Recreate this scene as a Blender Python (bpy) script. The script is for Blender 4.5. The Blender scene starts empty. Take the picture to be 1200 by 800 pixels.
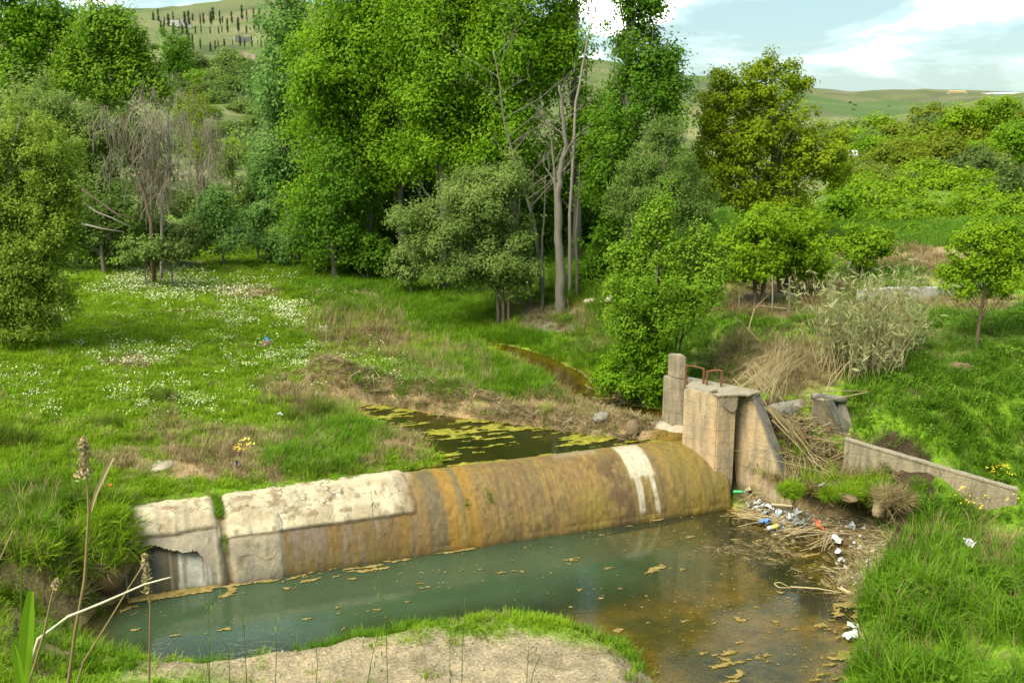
import bpy, bmesh, math, random
import numpy as np
from mathutils import Vector, Matrix
R = math.radians
random.seed(7)
rng = np.random.default_rng(7)
sc = bpy.context.scene
C = sc.collection

# ------------------------------------------------------------------ camera
CAMZ, F, HORIZON = 8.0, 1166.67, 140.0
PITCH = math.atan((400 - HORIZON) / F)
CP, SP = math.cos(PITCH), math.sin(PITCH)
cam_d = bpy.data.cameras.new('camera'); cam = bpy.data.objects.new('camera', cam_d); C.objects.link(cam)
cam_d.lens = 35; cam_d.sensor_width = 36; cam_d.clip_start = .1; cam_d.clip_end = 6000
cam.location = (0, 0, CAMZ); cam.rotation_euler = (math.pi/2 - PITCH, 0, 0)
sc.camera = cam
sc.view_settings.view_transform = 'Standard'; sc.view_settings.look = 'None'
sc.view_settings.exposure = 2.2; sc.view_settings.gamma = 1
sc.cycles.max_bounces = 7; sc.cycles.diffuse_bounces = 4; sc.cycles.glossy_bounces = 3
sc.cycles.transmission_bounces = 4; sc.cycles.transparent_max_bounces = 8
sc.cycles.caustics_reflective = False; sc.cycles.caustics_refractive = False

# ------------------------------------------------------------------ sun and sky
SUN = Vector((-.50, -.42, .76)).normalized()
sd = bpy.data.lights.new('sun', 'SUN'); so = bpy.data.objects.new('sun', sd); C.objects.link(so)
sd.energy = 1.95; sd.angle = R(38); sd.color = (1, .94, .77)
so.rotation_euler = SUN.to_track_quat('Z', 'Y').to_euler(); so.location = (-20, -20, 40)
wd = bpy.data.worlds.new('World'); sc.world = wd; wd.use_nodes = True
nt = wd.node_tree; N = nt.nodes; L = nt.links; N.clear()
sky = N.new('ShaderNodeTexSky'); sky.sky_type = 'NISHITA'; sky.sun_disc = False
sky.sun_elevation = math.asin(SUN.z); sky.sun_rotation = math.atan2(SUN.x, SUN.y) % (2*math.pi)
tc = N.new('ShaderNodeTexCoord')
mp = N.new('ShaderNodeMapping'); mp.inputs['Scale'].default_value = (4.6, 4.6, 15); mp.inputs['Location'].default_value = (2.2, 0.4, .55)
L.new(tc.outputs['Generated'], mp.inputs['Vector'])
n1 = N.new('ShaderNodeTexNoise'); n1.inputs['Scale'].default_value = 1.25; n1.inputs['Detail'].default_value = 9; n1.inputs['Roughness'].default_value = .58
n1.inputs['Distortion'].default_value = .25
L.new(mp.outputs[0], n1.inputs['Vector'])
cr = N.new('ShaderNodeValToRGB'); e = cr.color_ramp.elements
e[0].position = .47; e[0].color = (.50, .76, .75, 1); e[1].position = .64; e[1].color = (11.5, 11.0, 9.8, 1)
m = cr.color_ramp.elements.new(.54); m.color = (.80, 1.10, 1.06, 1)
m = cr.color_ramp.elements.new(.585); m.color = (1.5, 1.75, 1.66, 1)
L.new(n1.outputs['Fac'], cr.inputs[0])
mx = N.new('ShaderNodeMix'); mx.data_type = 'RGBA'; mx.inputs[0].default_value = .9
L.new(sky.outputs[0], mx.inputs[6]); L.new(cr.outputs[0], mx.inputs[7])
bg = N.new('ShaderNodeBackground'); bg.inputs['Strength'].default_value = .15
L.new(mx.outputs[2], bg.inputs['Color'])
wo = N.new('ShaderNodeOutputWorld'); L.new(bg.outputs[0], wo.inputs[0])

# ------------------------------------------------------------------ projection and noise helpers
def ray(u, v):
    a = (400 - v) / F
    return (u - 600) / F, CP + SP * a, -SP + CP * a
def at_z(u, v, z):
    x, y, w = ray(u, v); t = (z - CAMZ) / w
    return Vector((x*t, y*t, z))
def at_y(u, v, Y):
    x, y, w = ray(u, v); t = Y / y
    return Vector((x*t, Y, CAMZ + w*t))
def proj(X, Y, Z):
    d = np.maximum(Y*CP + (CAMZ - Z)*SP, .3)
    return 600 + F*X/d, 400 - F*(Y*SP - (CAMZ - Z)*CP)/d
def _h(ix, iy, iz):
    h = (ix.astype(np.int64)*374761393 + iy.astype(np.int64)*668265263 + iz.astype(np.int64)*2147483647 + 12345) & 0xffffffff
    h = ((h ^ (h >> 13))*1274126177) & 0xffffffff
    return ((h ^ (h >> 16)) & 0xffff)/65535.0
def vnoise(x, y, z=0.0):
    x, y, z = np.broadcast_arrays(np.asarray(x, float), np.asarray(y, float), np.asarray(z, float))
    ix, iy, iz = np.floor(x), np.floor(y), np.floor(z)
    fx, fy, fz = x-ix, y-iy, z-iz
    fx, fy, fz = [f*f*(3-2*f) for f in (fx, fy, fz)]
    r = 0
    for a in (0, 1):
        for b in (0, 1):
            for c in (0, 1):
                r = r + _h(ix+a, iy+b, iz+c)*(fx if a else 1-fx)*(fy if b else 1-fy)*(fz if c else 1-fz)
    return r
def fbm(x, y, z=0.0, o=4):
    s, a, t, k = 0, 1.0, 0, 1.0
    for i in range(o):
        s = s + a*vnoise(np.asarray(x)*k+17.3*i, np.asarray(y)*k+9.1*i, np.asarray(z)*k+3.7*i); t += a; a *= .5; k *= 2.03
    return s/t
def sstep(a, b, x):
    t = np.clip((x-a)/(b-a), 0, 1); return t*t*(3-2*t)

# polygon tools (world xy)
def inside(P, x, y):
    r = np.zeros(np.shape(x), bool); n = len(P)
    for i in range(n):
        x0, y0 = P[i]; x1, y1 = P[(i+1) % n]
        if y0 == y1: continue
        c = ((y0 > y) != (y1 > y)) & (x < (x1-x0)*(y-y0)/(y1-y0)+x0)
        r ^= c
    return r
def sdist(P, x, y):
    d = np.full(np.shape(x), 1e9); n = len(P)
    for i in range(n):
        x0, y0 = P[i]; x1, y1 = P[(i+1) % n]; ex, ey = x1-x0, y1-y0
        t = np.clip(((x-x0)*ex+(y-y0)*ey)/(ex*ex+ey*ey+1e-12), 0, 1)
        d = np.minimum(d, np.hypot(x-x0-t*ex, y-y0-t*ey))
    return np.where(inside(P, x, y), -d, d)
def zpoly(pts, z): return [tuple(at_z(u, v, z)[:2]) for u, v in pts]

# weir frame
A0 = at_z(240, 690, 0); A1 = at_z(850, 597, 0)
WD = (A1-A0).normalized(); WN = Vector((-WD.y, WD.x, 0)); WL = (A1-A0).length
def wp(s, w, z): p = A0 + WD*s + WN*w; return Vector((p.x, p.y, z))
CREST = 1.2; UPW = 1.155; STW = 1.24

# ------------------------------------------------------------------ terrain height
ctl = []
for u, v, z in [
    (140,590,1.32),(250,572,1.32),(400,550,1.28),(470,552,1.16),(100,560,1.5),(0,560,1.75),(0,630,1.5),(90,620,1.35),
    (0,500,1.9),(200,500,1.55),(330,500,1.38),(420,500,1.2),(0,430,2.2),(200,430,1.85),(350,430,1.5),(0,370,2.5),(100,370,2.35),(250,370,2.05),
    (350,380,1.75),(200,310,2.5),(100,290,2.9),(300,330,2.2),(0,300,3.0),(380,350,1.85),
    (400,420,1.45),(450,430,1.35),(500,440,1.3),(560,430,1.25),(620,440,1.2),
    (400,330,1.9),(450,350,1.65),(500,340,1.75),(560,380,1.4),(600,400,1.28),(650,430,1.22),(700,470,1.2),(740,480,1.25),(450,318,2.0),(550,350,1.6),
    (640,370,1.85),(700,395,1.7),(720,430,1.65),(620,345,2.2),(760,450,1.75),(785,430,2.1),(720,370,2.3),(780,380,2.6),
    (850,400,2.6),(880,440,2.35),(960,455,2.25),(940,400,2.75),(1000,430,2.35),(1000,385,2.8),(900,350,3.0),(820,350,2.9),(1000,345,3.1),(1000,300,3.4),(1150,395,2.95),(1200,395,3.0),
    (1150,345,3.2),(1100,290,3.8),(900,300,3.4),(1200,300,3.9),(1100,450,2.35),(1200,450,2.4),(1050,480,2.0),(1100,510,1.75),(1200,520,1.7),(1020,500,1.85),
    (1000,545,1.05),(1060,575,.80),(1150,592,.5),(1195,585,.5),(1200,560,.95),(1130,552,1.1),(930,550,1.05),(960,590,.95),(1100,620,.55),(1200,620,.5),(1100,700,.45),(1200,700,.7),(1200,800,.6),(1040,760,.25),(1000,800,.12),
    (600,780,.22),(300,790,.25),(100,780,.5),(700,800,.3),(0,740,1.0),(0,800,1.0)]:
    p = at_z(u, v, z); ctl.append((p.x, p.y, z))
for u, v, D in [(250,170,110),(100,170,110),(0,200,80),(250,140,150),(100,100,200),(250,100,200),(300,70,250),(100,70,250),(250,30,320),(100,35,320),
    (250,8,375),(100,17,375),(350,2,390),(0,25,380),(450,20,390),(450,130,200),(450,200,90),(600,210,90),(600,130,200),(600,60,380),(800,130,200),(800,200,90),(800,100,330),(700,80,380),
    (900,112,420),(250,215,75),(400,250,60),(900,230,60),
    (1000,232,60),(1100,205,75),(1200,175,90),(1000,185,110),(1100,160,125),(1200,128,140),(1200,250,50),(1000,160,200),(1150,135,190),(1200,124,220),
    (960,158,260),(1000,135,430),(1100,135,430),(1200,130,430),(1050,116,560),(1000,105,640),(1100,106,640),(1200,110,640),(900,100,640)]:
    p = at_y(u, v, D); ctl.append(tuple(p))
for x, y, z in [(0,11,.35),(0,8,1.9),(0,5.5,3.6),(0,3,5.9),(0,1,6.4),(-6,8,1.9),(6,8,1.9),(-3,5.5,3.4),(4,5.5,3.6),(3,11.0,.35),(-5,11,.9),
    (-200,800,46),(0,800,38),(300,800,20),(600,800,18),(0,2500,30),(900,2500,20),(-900,2500,30),(400,1500,15),(-12,12,2.2),(14,14,2.0),(-300,500,48),(-500,300,40)]:
    ctl.append((x, y, z))
ctl = np.array(ctl)
def _q(x, y):
    yy = np.maximum(y, 2.5)
    return np.clip(x/yy, -.85, .85)*3.2, np.log(yy)*2.2
cx_, cy_ = _q(ctl[:, 0], ctl[:, 1])
def _phi(r2): return .5*r2*np.log(r2+1e-9)
n = len(ctl); K = _phi((cx_[:, None]-cx_)**2+(cy_[:, None]-cy_)**2) + np.eye(n)*.004
P3 = np.c_[np.ones(n), cx_, cy_]
M_ = np.block([[K, P3], [P3.T, np.zeros((3, 3))]])
# fit height relative to a distance scale so that near ground stays precise
zs = ctl[:, 2]
wts = np.linalg.solve(M_, np.r_[zs, 0, 0, 0])
def base_h(x, y):
    qx, qy = _q(x, y); sh = qx.shape; qx = qx.ravel(); qy = qy.ravel(); out = np.empty(qx.size)
    for i in range(0, qx.size, 20000):
        a, b = qx[i:i+20000], qy[i:i+20000]
        out[i:i+20000] = _phi((a[:, None]-cx_)**2+(b[:, None]-cy_)**2) @ wts[:n] + wts[n] + wts[n+1]*a + wts[n+2]*b
    return out.reshape(sh)

POOL = zpoly([(150,700),(115,712),(98,735),(112,768),(250,778),(330,764),(420,752),(500,735),(600,722),(680,738),(745,768),(770,800),(770,850),(1000,850),
              (985,800),(1005,760),(1000,690),(1000,640),(985,628),(930,625),(862,596)], 0)
c0 = wp(WL+.1, .5, 0); c1 = wp(-1.9, .5, 0)
POOL_T = POOL + [(c0.x, c0.y), (c1.x, c1.y)]
BEACH = zpoly([(850,590),(880,578),(910,592),(945,604),(1000,612),(1040,612),(1045,640),(1000,700),(950,660)], 0.05)
UPPER = zpoly([(475,552),(520,545),(515,530),(488,510),(440,497),(415,478),(440,474),(500,484),(560,492),(640,502),(700,512),(745,514),(800,505)], UPW)
c2 = wp(10.1, 1.0, 0); c3 = wp(3.4, 1.0, 0)
UPPER_T = UPPER + [(c2.x, c2.y), (c3.x, c3.y)]
STREAM = zpoly([(560,400),(600,405),(645,418),(680,436),(700,454),(735,474),(785,481),(800,500),(775,498),(735,486),(700,478),(672,466),(650,452),(625,434),(600,420),(575,410)], STW)
berm_px = [(380,452),(450,462),(520,470),(600,482),(680,494),(735,500)]
BERM = [tuple(at_z(u, v, 1.3)[:2]) for u, v in berm_px]
def seg_d(Pl, x, y):
    d = np.full(np.shape(x), 1e9)
    for (x0, y0), (x1, y1) in zip(Pl[:-1], Pl[1:]):
        ex, ey = x1-x0, y1-y0; t = np.clip(((x-x0)*ex+(y-y0)*ey)/(ex*ex+ey*ey), 0, 1)
        d = np.minimum(d, np.hypot(x-x0-t*ex, y-y0-t*ey))
    return d
def height(x, y, fine=True):
    x = np.asarray(x, float); y = np.asarray(y, float)
    z = base_h(x, y)
    near = 1/(1+np.maximum(y-10, 0)/60)
    z = z + (fbm(x*.9, y*.9, 1.5)-.5)*.22*near + (fbm(x*3.1, y*3.1, 7.5)-.5)*.12*near
    far = sstep(90, 180, y)
    z = z + (fbm(x*.03, y*.03, 4.5, 5)-.5)*9*far+(fbm(x*.12, y*.16, 2.5, 3)-.5)*2.2*far
    hill = sstep(150, 220, y)*(1-sstep(-10, 60, x))*(1-sstep(420, 500, y))
    st = 3.4; k = z/st; fr = k-np.floor(k); z = z + hill*.8*((np.floor(k)+sstep(.55, .95, fr))*st - z)
    m = (y > 8) & (y < 45) & (np.abs(x) < 20)
    if m.any():
        X, Y, Z = x[m], y[m], z[m]
        b = seg_d(BERM, X, Y); Z = Z +   .62*np.exp(-(b/.52)**2)*(.35+1.2*fbm(X*2.3, Y*2.3, 3.3))
        lump = (fbm(X*1.6, Y*1.6, 6.1)-.35)
        Z = Z + .25*np.clip(lump, 0, 1)*sstep(1.0, 0, np.abs(sdist(BEACH, X, Y)-.9))
        wob = (fbm(X*1.3, Y*1.3, 9.1)-.5)*.5
        s = sdist(POOL_T, X, Y)+wob*np.clip(Y-6, 0, 1)*.6
        sx = sstep(-1.5, 3.5, X-.25*(Y-15))
        depth = np.minimum(.75, np.maximum(-s, 0)*(.5*(1-sx)+.16*sx)) + .05
        # distance along the weir side keeps the carve steep
        rel = (X-A0.x)*WN.x+(Y-A0.y)*WN.y
        steep = np.where(rel > -.6, 3.0, .5)
        Z = np.where(s < 0, np.minimum(Z, -depth+.03), np.minimum(Z, -.02+steep*s+.25*s*s))
        sB = sdist(BEACH, X, Y)+wob*.35
        Z = np.where(sB < 0, np.minimum(Z, .06+.05*fbm(X*5, Y*5, 2.2)), np.minimum(Z, .08+7*sB))
        s = sdist(UPPER_T, X, Y)+wob*.25
        Z = np.where(s < 0, np.minimum(Z, UPW-.02+np.maximum(s*.5, -.3)), np.minimum(Z, UPW-.02+.8*s))
        Z = np.where((s > 0) & (s < .9) & (rel > 1.3), np.maximum(Z, UPW+.02+.08*s), Z)
        s = sdist(STREAM, X, Y)+wob*.5
        Z = np.where(s < 0, np.minimum(Z, STW-.01+np.maximum(s*.25, -.12)), np.minimum(Z, STW-.01+.4*s))
        Z = np.where((s > 0) & (s < .9), np.maximum(Z, STW+.015+.06*s), Z)
        # under the weir body and just behind the crest
        S = (X-A0.x)*WD.x+(Y-A0.y)*WD.y
        body = (rel > .1) & (rel < 1.15) & (S > -1.55) & (S < WL+.3)
        Z = np.where(body, np.minimum(Z, .2), Z)
        z = z.copy(); z[m] = Z
    return z
def H(x, y): return float(height(np.array([x]), np.array([y]))[0])
def hit(u, v, t0=7, t1=400):
    x, y, w = ray(u, v); t = np.geomspace(t0, t1, 500)
    g = height(x*t, y*t); z = CAMZ + w*t; k = np.argmax(z < g)
    if not (z < g).any(): k = len(t)-1
    return Vector((x*t[k], y*t[k], g[k]))

# ------------------------------------------------------------------ object helpers
def put(o, parent=None, **p):
    C.objects.link(o)
    if parent: o.parent = parent
    for k, v in p.items(): o[k] = v
    return o
def empty(name, loc, **p):
    o = bpy.data.objects.new(name, None); o.location = loc; o.empty_display_size = .2
    return put(o, **p)
def fast_mesh(name, V, faces_idx, nper, mat=None, attrs=None, smooth=False):
    V = np.ascontiguousarray(V, dtype=np.float32); nf = len(faces_idx)//nper
    me = bpy.data.meshes.new(name); me.vertices.add(len(V)); me.vertices.foreach_set('co', V.ravel())
    me.loops.add(nf*nper); me.loops.foreach_set('vertex_index', np.asarray(faces_idx, dtype=np.int32))
    me.polygons.add(nf); me.polygons.foreach_set('loop_start', np.arange(0, nf*nper, nper, dtype=np.int32))
    try: me.polygons.foreach_set('loop_total', np.full(nf, nper, dtype=np.int32))
    except Exception: pass
    if smooth: me.polygons.foreach_set('use_smooth', np.ones(nf, bool))
    for k, a in (attrs or {}).items():
        a = np.ascontiguousarray(a, dtype=np.float32)
        if a.ndim == 1:
            t = me.attributes.new(k, 'FLOAT', 'POINT'); t.data.foreach_set('value', a)
        else:
            t = me.attributes.new(k, 'FLOAT_COLOR', 'POINT'); t.data.foreach_set('color', np.c_[a, np.ones(len(a))].astype(np.float32).ravel())
    me.update(); me.validate(verbose=False)
    if mat: me.materials.append(mat)
    return me
def mobj(name, me, parent=None, **p):
    o = bpy.data.objects.new(name, me); return put(o, parent, **p)
def local(V, loc): return np.asarray(V)-np.array(loc)

class Geo:
    """triangles / quads collected in python lists"""
    def __init__(s): s.v = []; s.f = []
    def add(s, V, Fs):
        b = len(s.v); s.v += [tuple(p) for p in V]; s.f += [tuple(i+b for i in f) for f in Fs]
    def tube(s, pts, rad, n=5, cap=True):
        pts = [Vector(p) for p in pts]; V = []; up = Vector((0, 0, 1))
        for i, p in enumerate(pts):
            d = (pts[min(i+1, len(pts)-1)]-pts[max(i-1, 0)])
            d = d.normalized() if d.length > 1e-9 else up
            a = d.cross(Vector((1, .3, .2))); a = a.normalized() if a.length > 1e-4 else Vector((0, 1, 0)); b = d.cross(a)
            r = rad[i] if hasattr(rad, '__len__') else rad
            for k in range(n):
                t = 2*math.pi*k/n; V.append(p+(a*math.cos(t)+b*math.sin(t))*r)
        Fs = [(i*n+k, i*n+(k+1) % n, (i+1)*n+(k+1) % n, (i+1)*n+k) for i in range(len(pts)-1) for k in range(n)]
        if cap: Fs += [tuple(range(n))[::-1], tuple((len(pts)-1)*n+k for k in range(n))]
        s.add(V, Fs)
    def box(s, c, sx, sy, sz, rot=None):
        V = [Vector((x*sx/2, y*sy/2, z*sz/2)) for x in (-1, 1) for y in (-1, 1) for z in (-1, 1)]
        if rot: V = [rot @ p for p in V]
        V = [p+Vector(c) for p in V]
        s.add(V, [(0,1,3,2),(4,6,7,5),(0,4,5,1),(2,3,7,6),(0,2,6,4),(1,5,7,3)])
    def prism(s, lo, hi):
        """lo, hi : matching loops of points"""
        n = len(lo); s.add(list(lo)+list(hi), [tuple(range(n))[::-1], tuple(range(n, 2*n))]+[(i, (i+1) % n, n+(i+1) % n, n+i) for i in range(n)])
    def build(s, name, mat, parent=None, loc=None, bevel=0, sub=0, rough=0, smooth=False, **p):
        me = bpy.data.meshes.new(name)
        loc = Vector(loc) if loc is not None else Vector((0, 0, 0))
        me.from_pydata([tuple(Vector(q)-loc) for q in s.v], [], s.f)
        bm = bmesh.new(); bm.from_mesh(me); bmesh.ops.recalc_face_normals(bm, faces=bm.faces)
        if bevel: bmesh.ops.bevel(bm, geom=bm.edges[:], offset=bevel, segments=2, affect='EDGES', clamp_overlap=True)
        if sub: bmesh.ops.triangulate(bm, faces=[f for f in bm.faces if len(f.verts) > 4])
        for _ in range(sub):
            L_ = [e for e in bm.edges if e.calc_length() > .12]
            if L_: bmesh.ops.subdivide_edges(bm, edges=L_, cuts=1, use_grid_fill=True)
        if rough:
            bm.normal_update()
            co = np.array([v.co[:] for v in bm.verts])+np.array(loc); nn = fbm(co[:, 0]*4, co[:, 1]*4, co[:, 2]*4, 4)-.5
            for v, k in zip(bm.verts, nn): v.co += v.normal*float(k)*rough*2
        if smooth:
            for f in bm.faces: f.smooth = True
        bm.to_mesh(me); bm.free(); me.materials.append(mat)
        o = bpy.data.objects.new(name, me)
        if parent is None: o.location = loc
        return put(o, parent, **p)

# ------------------------------------------------------------------ materials
def mat(name):
    m = bpy.data.materials.new(name); m.use_nodes = True; m.node_tree.nodes.clear(); return m, m.node_tree.nodes, m.node_tree.links
def math_n(N, L, op, a, b=None):
    k = N.new('ShaderNodeMath'); k.operation = op
    for i, x in enumerate((a, b)):
        if x is None: continue
        if hasattr(x, 'is_output'): L.new(x, k.inputs[i])
        else: k.inputs[i].default_value = x
    return k.outputs[0]
def mixc(N, L, f, a, b, mode='MIX'):
    k = N.new('ShaderNodeMix'); k.data_type = 'RGBA'; k.blend_type = mode
    for i, x in ((0, f), (6, a), (7, b)):
        if hasattr(x, 'is_output'): L.new(x, k.inputs[i])
        elif i == 0: k.inputs[0].default_value = x
        else: k.inputs[i].default_value = (*x, 1) if len(x) == 3 else x
    return k.outputs[2]
def noise_n(N, L, scale, detail=4, vec=None, dist=0, rough=.55):
    k = N.new('ShaderNodeTexNoise'); k.inputs['Scale'].default_value = scale; k.inputs['Detail'].default_value = detail
    k.inputs['Distortion'].default_value = dist; k.inputs['Roughness'].default_value = rough
    if vec is not None: L.new(vec, k.inputs['Vector'])
    return k.outputs['Fac']
def ramp(N, L, f, stops):
    k = N.new('ShaderNodeValToRGB'); L.new(f, k.inputs[0]); e = k.color_ramp.elements
    e[0].position, e[0].color = stops[0][0], (*stops[0][1], 1); e[1].position, e[1].color = stops[-1][0], (*stops[-1][1], 1)
    for p, c in stops[1:-1]: q = e.new(p); q.color = (*c, 1)
    return k.outputs[0]
def pos(N): return N.new('ShaderNodeNewGeometry').outputs['Position']
def scaled(N, L, vec, s):
    k = N.new('ShaderNodeMapping'); k.inputs['Scale'].default_value = s; L.new(vec, k.inputs['Vector']); return k.outputs[0]
def finish(N, L, col, rough=.8, bump=None, bstr=.3, bdist=.02, spec=.3, transl=0):
    b = N.new('ShaderNodeBsdfPrincipled')
    if hasattr(col, 'is_output'): L.new(col, b.inputs['Base Color'])
    else: b.inputs['Base Color'].default_value = (*col, 1)
    if hasattr(rough, 'is_output'): L.new(rough, b.inputs['Roughness'])
    else: b.inputs['Roughness'].default_value = rough
    b.inputs['Specular IOR Level'].default_value = spec
    if bump is not None:
        k = N.new('ShaderNodeBump'); k.inputs['Strength'].default_value = bstr; k.inputs['Distance'].default_value = bdist
        L.new(bump, k.inputs['Height']); L.new(k.outputs[0], b.inputs['Normal'])
    out = b.outputs[0]
    if transl:
        t = N.new('ShaderNodeBsdfTranslucent')
        if hasattr(col, 'is_output'): L.new(col, t.inputs[0])
        else: t.inputs[0].default_value = (*col, 1)
        x = N.new('ShaderNodeMixShader'); x.inputs[0].default_value = transl; L.new(out, x.inputs[1]); L.new(t.outputs[0], x.inputs[2]); out = x.outputs[0]
    o = N.new('ShaderNodeOutputMaterial'); L.new(out, o.inputs[0])
def plain(name, col, rough=.6, var=.25, scale=8, spec=.3, transl=0):
    m, N, L = mat(name); f = noise_n(N, L, scale, 4, pos(N))
    c = mixc(N, L, f, tuple(x*(1-var) for x in col), tuple(min(1, x*(1+var)) for x in col))
    finish(N, L, c, rough, f, .2, .01, spec, transl); return m
def leafmat(name, stops, transl=.5, rough=.6, spec=.12, inst=False):
    """stops: colours from the oldest/darkest to the freshest leaf; tint attribute per leaf + slow world noise"""
    m, N, L = mat(name)
    if inst: t = N.new('ShaderNodeObjectInfo').outputs['Random']
    else:
        a = N.new('ShaderNodeAttribute'); a.attribute_name = 'tint'; t = a.outputs['Fac']
    f = noise_n(N, L, .9 if inst else .6, 3, pos(N))
    s = math_n(N, L, 'ADD', math_n(N, L, 'MULTIPLY', t, .55), math_n(N, L, 'MULTIPLY', math_n(N, L, 'SUBTRACT', f, .22), .8))
    k = len(stops); c = ramp(N, L, s, [(i/(k-1), q) for i, q in enumerate(stops)])
    finish(N, L, c, rough, None, spec=spec, transl=transl); return m

M = {}
M['poplar'] = leafmat('poplar_leaves', [(.065,.145,.004), (.14,.28,.007), (.23,.38,.014)])
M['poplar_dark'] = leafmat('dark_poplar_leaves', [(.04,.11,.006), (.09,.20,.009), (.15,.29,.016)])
M['bright'] = leafmat('fresh_poplar_leaves', [(.08,.18,.008), (.155,.28,.014), (.25,.37,.03)])
M['willow'] = leafmat('willow_leaves', [(.09,.145,.026), (.17,.245,.05), (.27,.34,.09)])
M['silver'] = leafmat('silver_leaves', [(.07,.17,.03), (.14,.27,.055), (.23,.37,.10)])
M['olive'] = leafmat('olive_leaves', [(.12,.17,.004), (.20,.275,.006), (.28,.35,.012)])
M['tamarisk'] = leafmat('tamarisk_leaves', [(.075,.14,.022), (.13,.21,.036), (.19,.28,.06)])
M['orchard'] = leafmat('fruit_tree_leaves', [(.09,.18,.005), (.17,.29,.007), (.26,.38,.012)])
M['yellowish'] = leafmat('yellow_green_leaves', [(.09,.13,.008), (.16,.21,.012), (.24,.28,.02)])
M['willow_fresh'] = leafmat('fresh_willow_leaves', [(.11,.17,.012), (.20,.285,.026), (.29,.37,.055)])
M['pale_reed'] = plain('bleached_reed', (.42,.38,.28), .7, .15, 20)
M['cane_leaf'] = leafmat('cane_leaves', [(.20,.20,.07), (.31,.33,.14), (.44,.45,.25)])
M['scrub'] = leafmat('scrub_leaves', [(.06,.10,.02), (.10,.15,.033), (.16,.21,.05)])
M['cypress'] = leafmat('cypress_leaves', [(.03,.06,.014), (.045,.085,.02), (.07,.115,.03)])
M['grass'] = leafmat('meadow_grass', [(.11,.205,.007), (.20,.33,.012), (.32,.43,.04)], inst=True)
M['lush'] = leafmat('lush_grass', [(.06,.145,.007), (.12,.245,.011), (.20,.33,.025)], inst=True)
M['weed'] = leafmat('bank_weeds', [(.055,.135,.008), (.11,.225,.014), (.20,.32,.035)], inst=True)
M['rush'] = leafmat('rush_blades', [(.07,.12,.01), (.13,.19,.02), (.22,.25,.06)], inst=True)
M['dry'] = leafmat('dry_grass', [(.13,.095,.038), (.24,.185,.085), (.37,.30,.16)], transl=.2, inst=True)
M['straw'] = leafmat('straw_canes', [(.17,.12,.05), (.32,.25,.125), (.50,.41,.25)], transl=.1)
M['deadtwig'] = leafmat('dead_twigs', [(.13,.11,.08), (.22,.19,.14), (.32,.29,.23)], transl=0)
M['petal'] = plain('daisy_petals', (.46,.48,.27), .6, .1)
M['yellow_petal'] = plain('yellow_petals', (.75,.55,.03), .6, .1)
def barkmat(name, a, b):
    m, N, L = mat(name); p = pos(N); f = noise_n(N, L, 3, 6, scaled(N, L, p, (6, 6, 1.2))); g = noise_n(N, L, 1.1, 3, p)
    c = mixc(N, L, f, a, b); c = mixc(N, L, math_n(N, L, 'MULTIPLY', g, .5), c, tuple(x*.45 for x in a))
    finish(N, L, c, .9, f, .6, .03); return m
M['bark'] = barkmat('grey_bark', (.10,.09,.065), (.21,.19,.15))
M['bark_dark'] = barkmat('dark_bark', (.06,.045,.03), (.15,.12,.085))
M['bark_brown'] = barkmat('brown_bark', (.08,.055,.035), (.17,.12,.075))
M['bark_pale'] = barkmat('pale_bark', (.16,.14,.11), (.30,.27,.22))

# vertex coloured ground
m, N, L = mat('ground_soil_and_turf'); p = pos(N)
a = N.new('ShaderNodeAttribute'); a.attribute_name = 'col'
f1 = noise_n(N, L, 2.2, 8, p, .3, .65); f2 = noise_n(N, L, 22, 5, p)
c = mixc(N, L, 1.0, a.outputs['Color'], ramp(N, L, f1, [(.3, (.55,.55,.5)), (.5, (1,1,1)), (.72, (1.5,1.42,1.3))]), 'MULTIPLY')
c = mixc(N, L, 1.0, c, ramp(N, L, f2, [(.3, (.6,.6,.6)), (.7, (1.35,1.35,1.35))]), 'MULTIPLY')
sm = math_n(N, L, 'ADD', math_n(N, L, 'MULTIPLY', f1, .7), math_n(N, L, 'MULTIPLY', f2, .3))
finish(N, L, c, .92, sm, .9, .12, .15); M['ground'] = m

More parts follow.
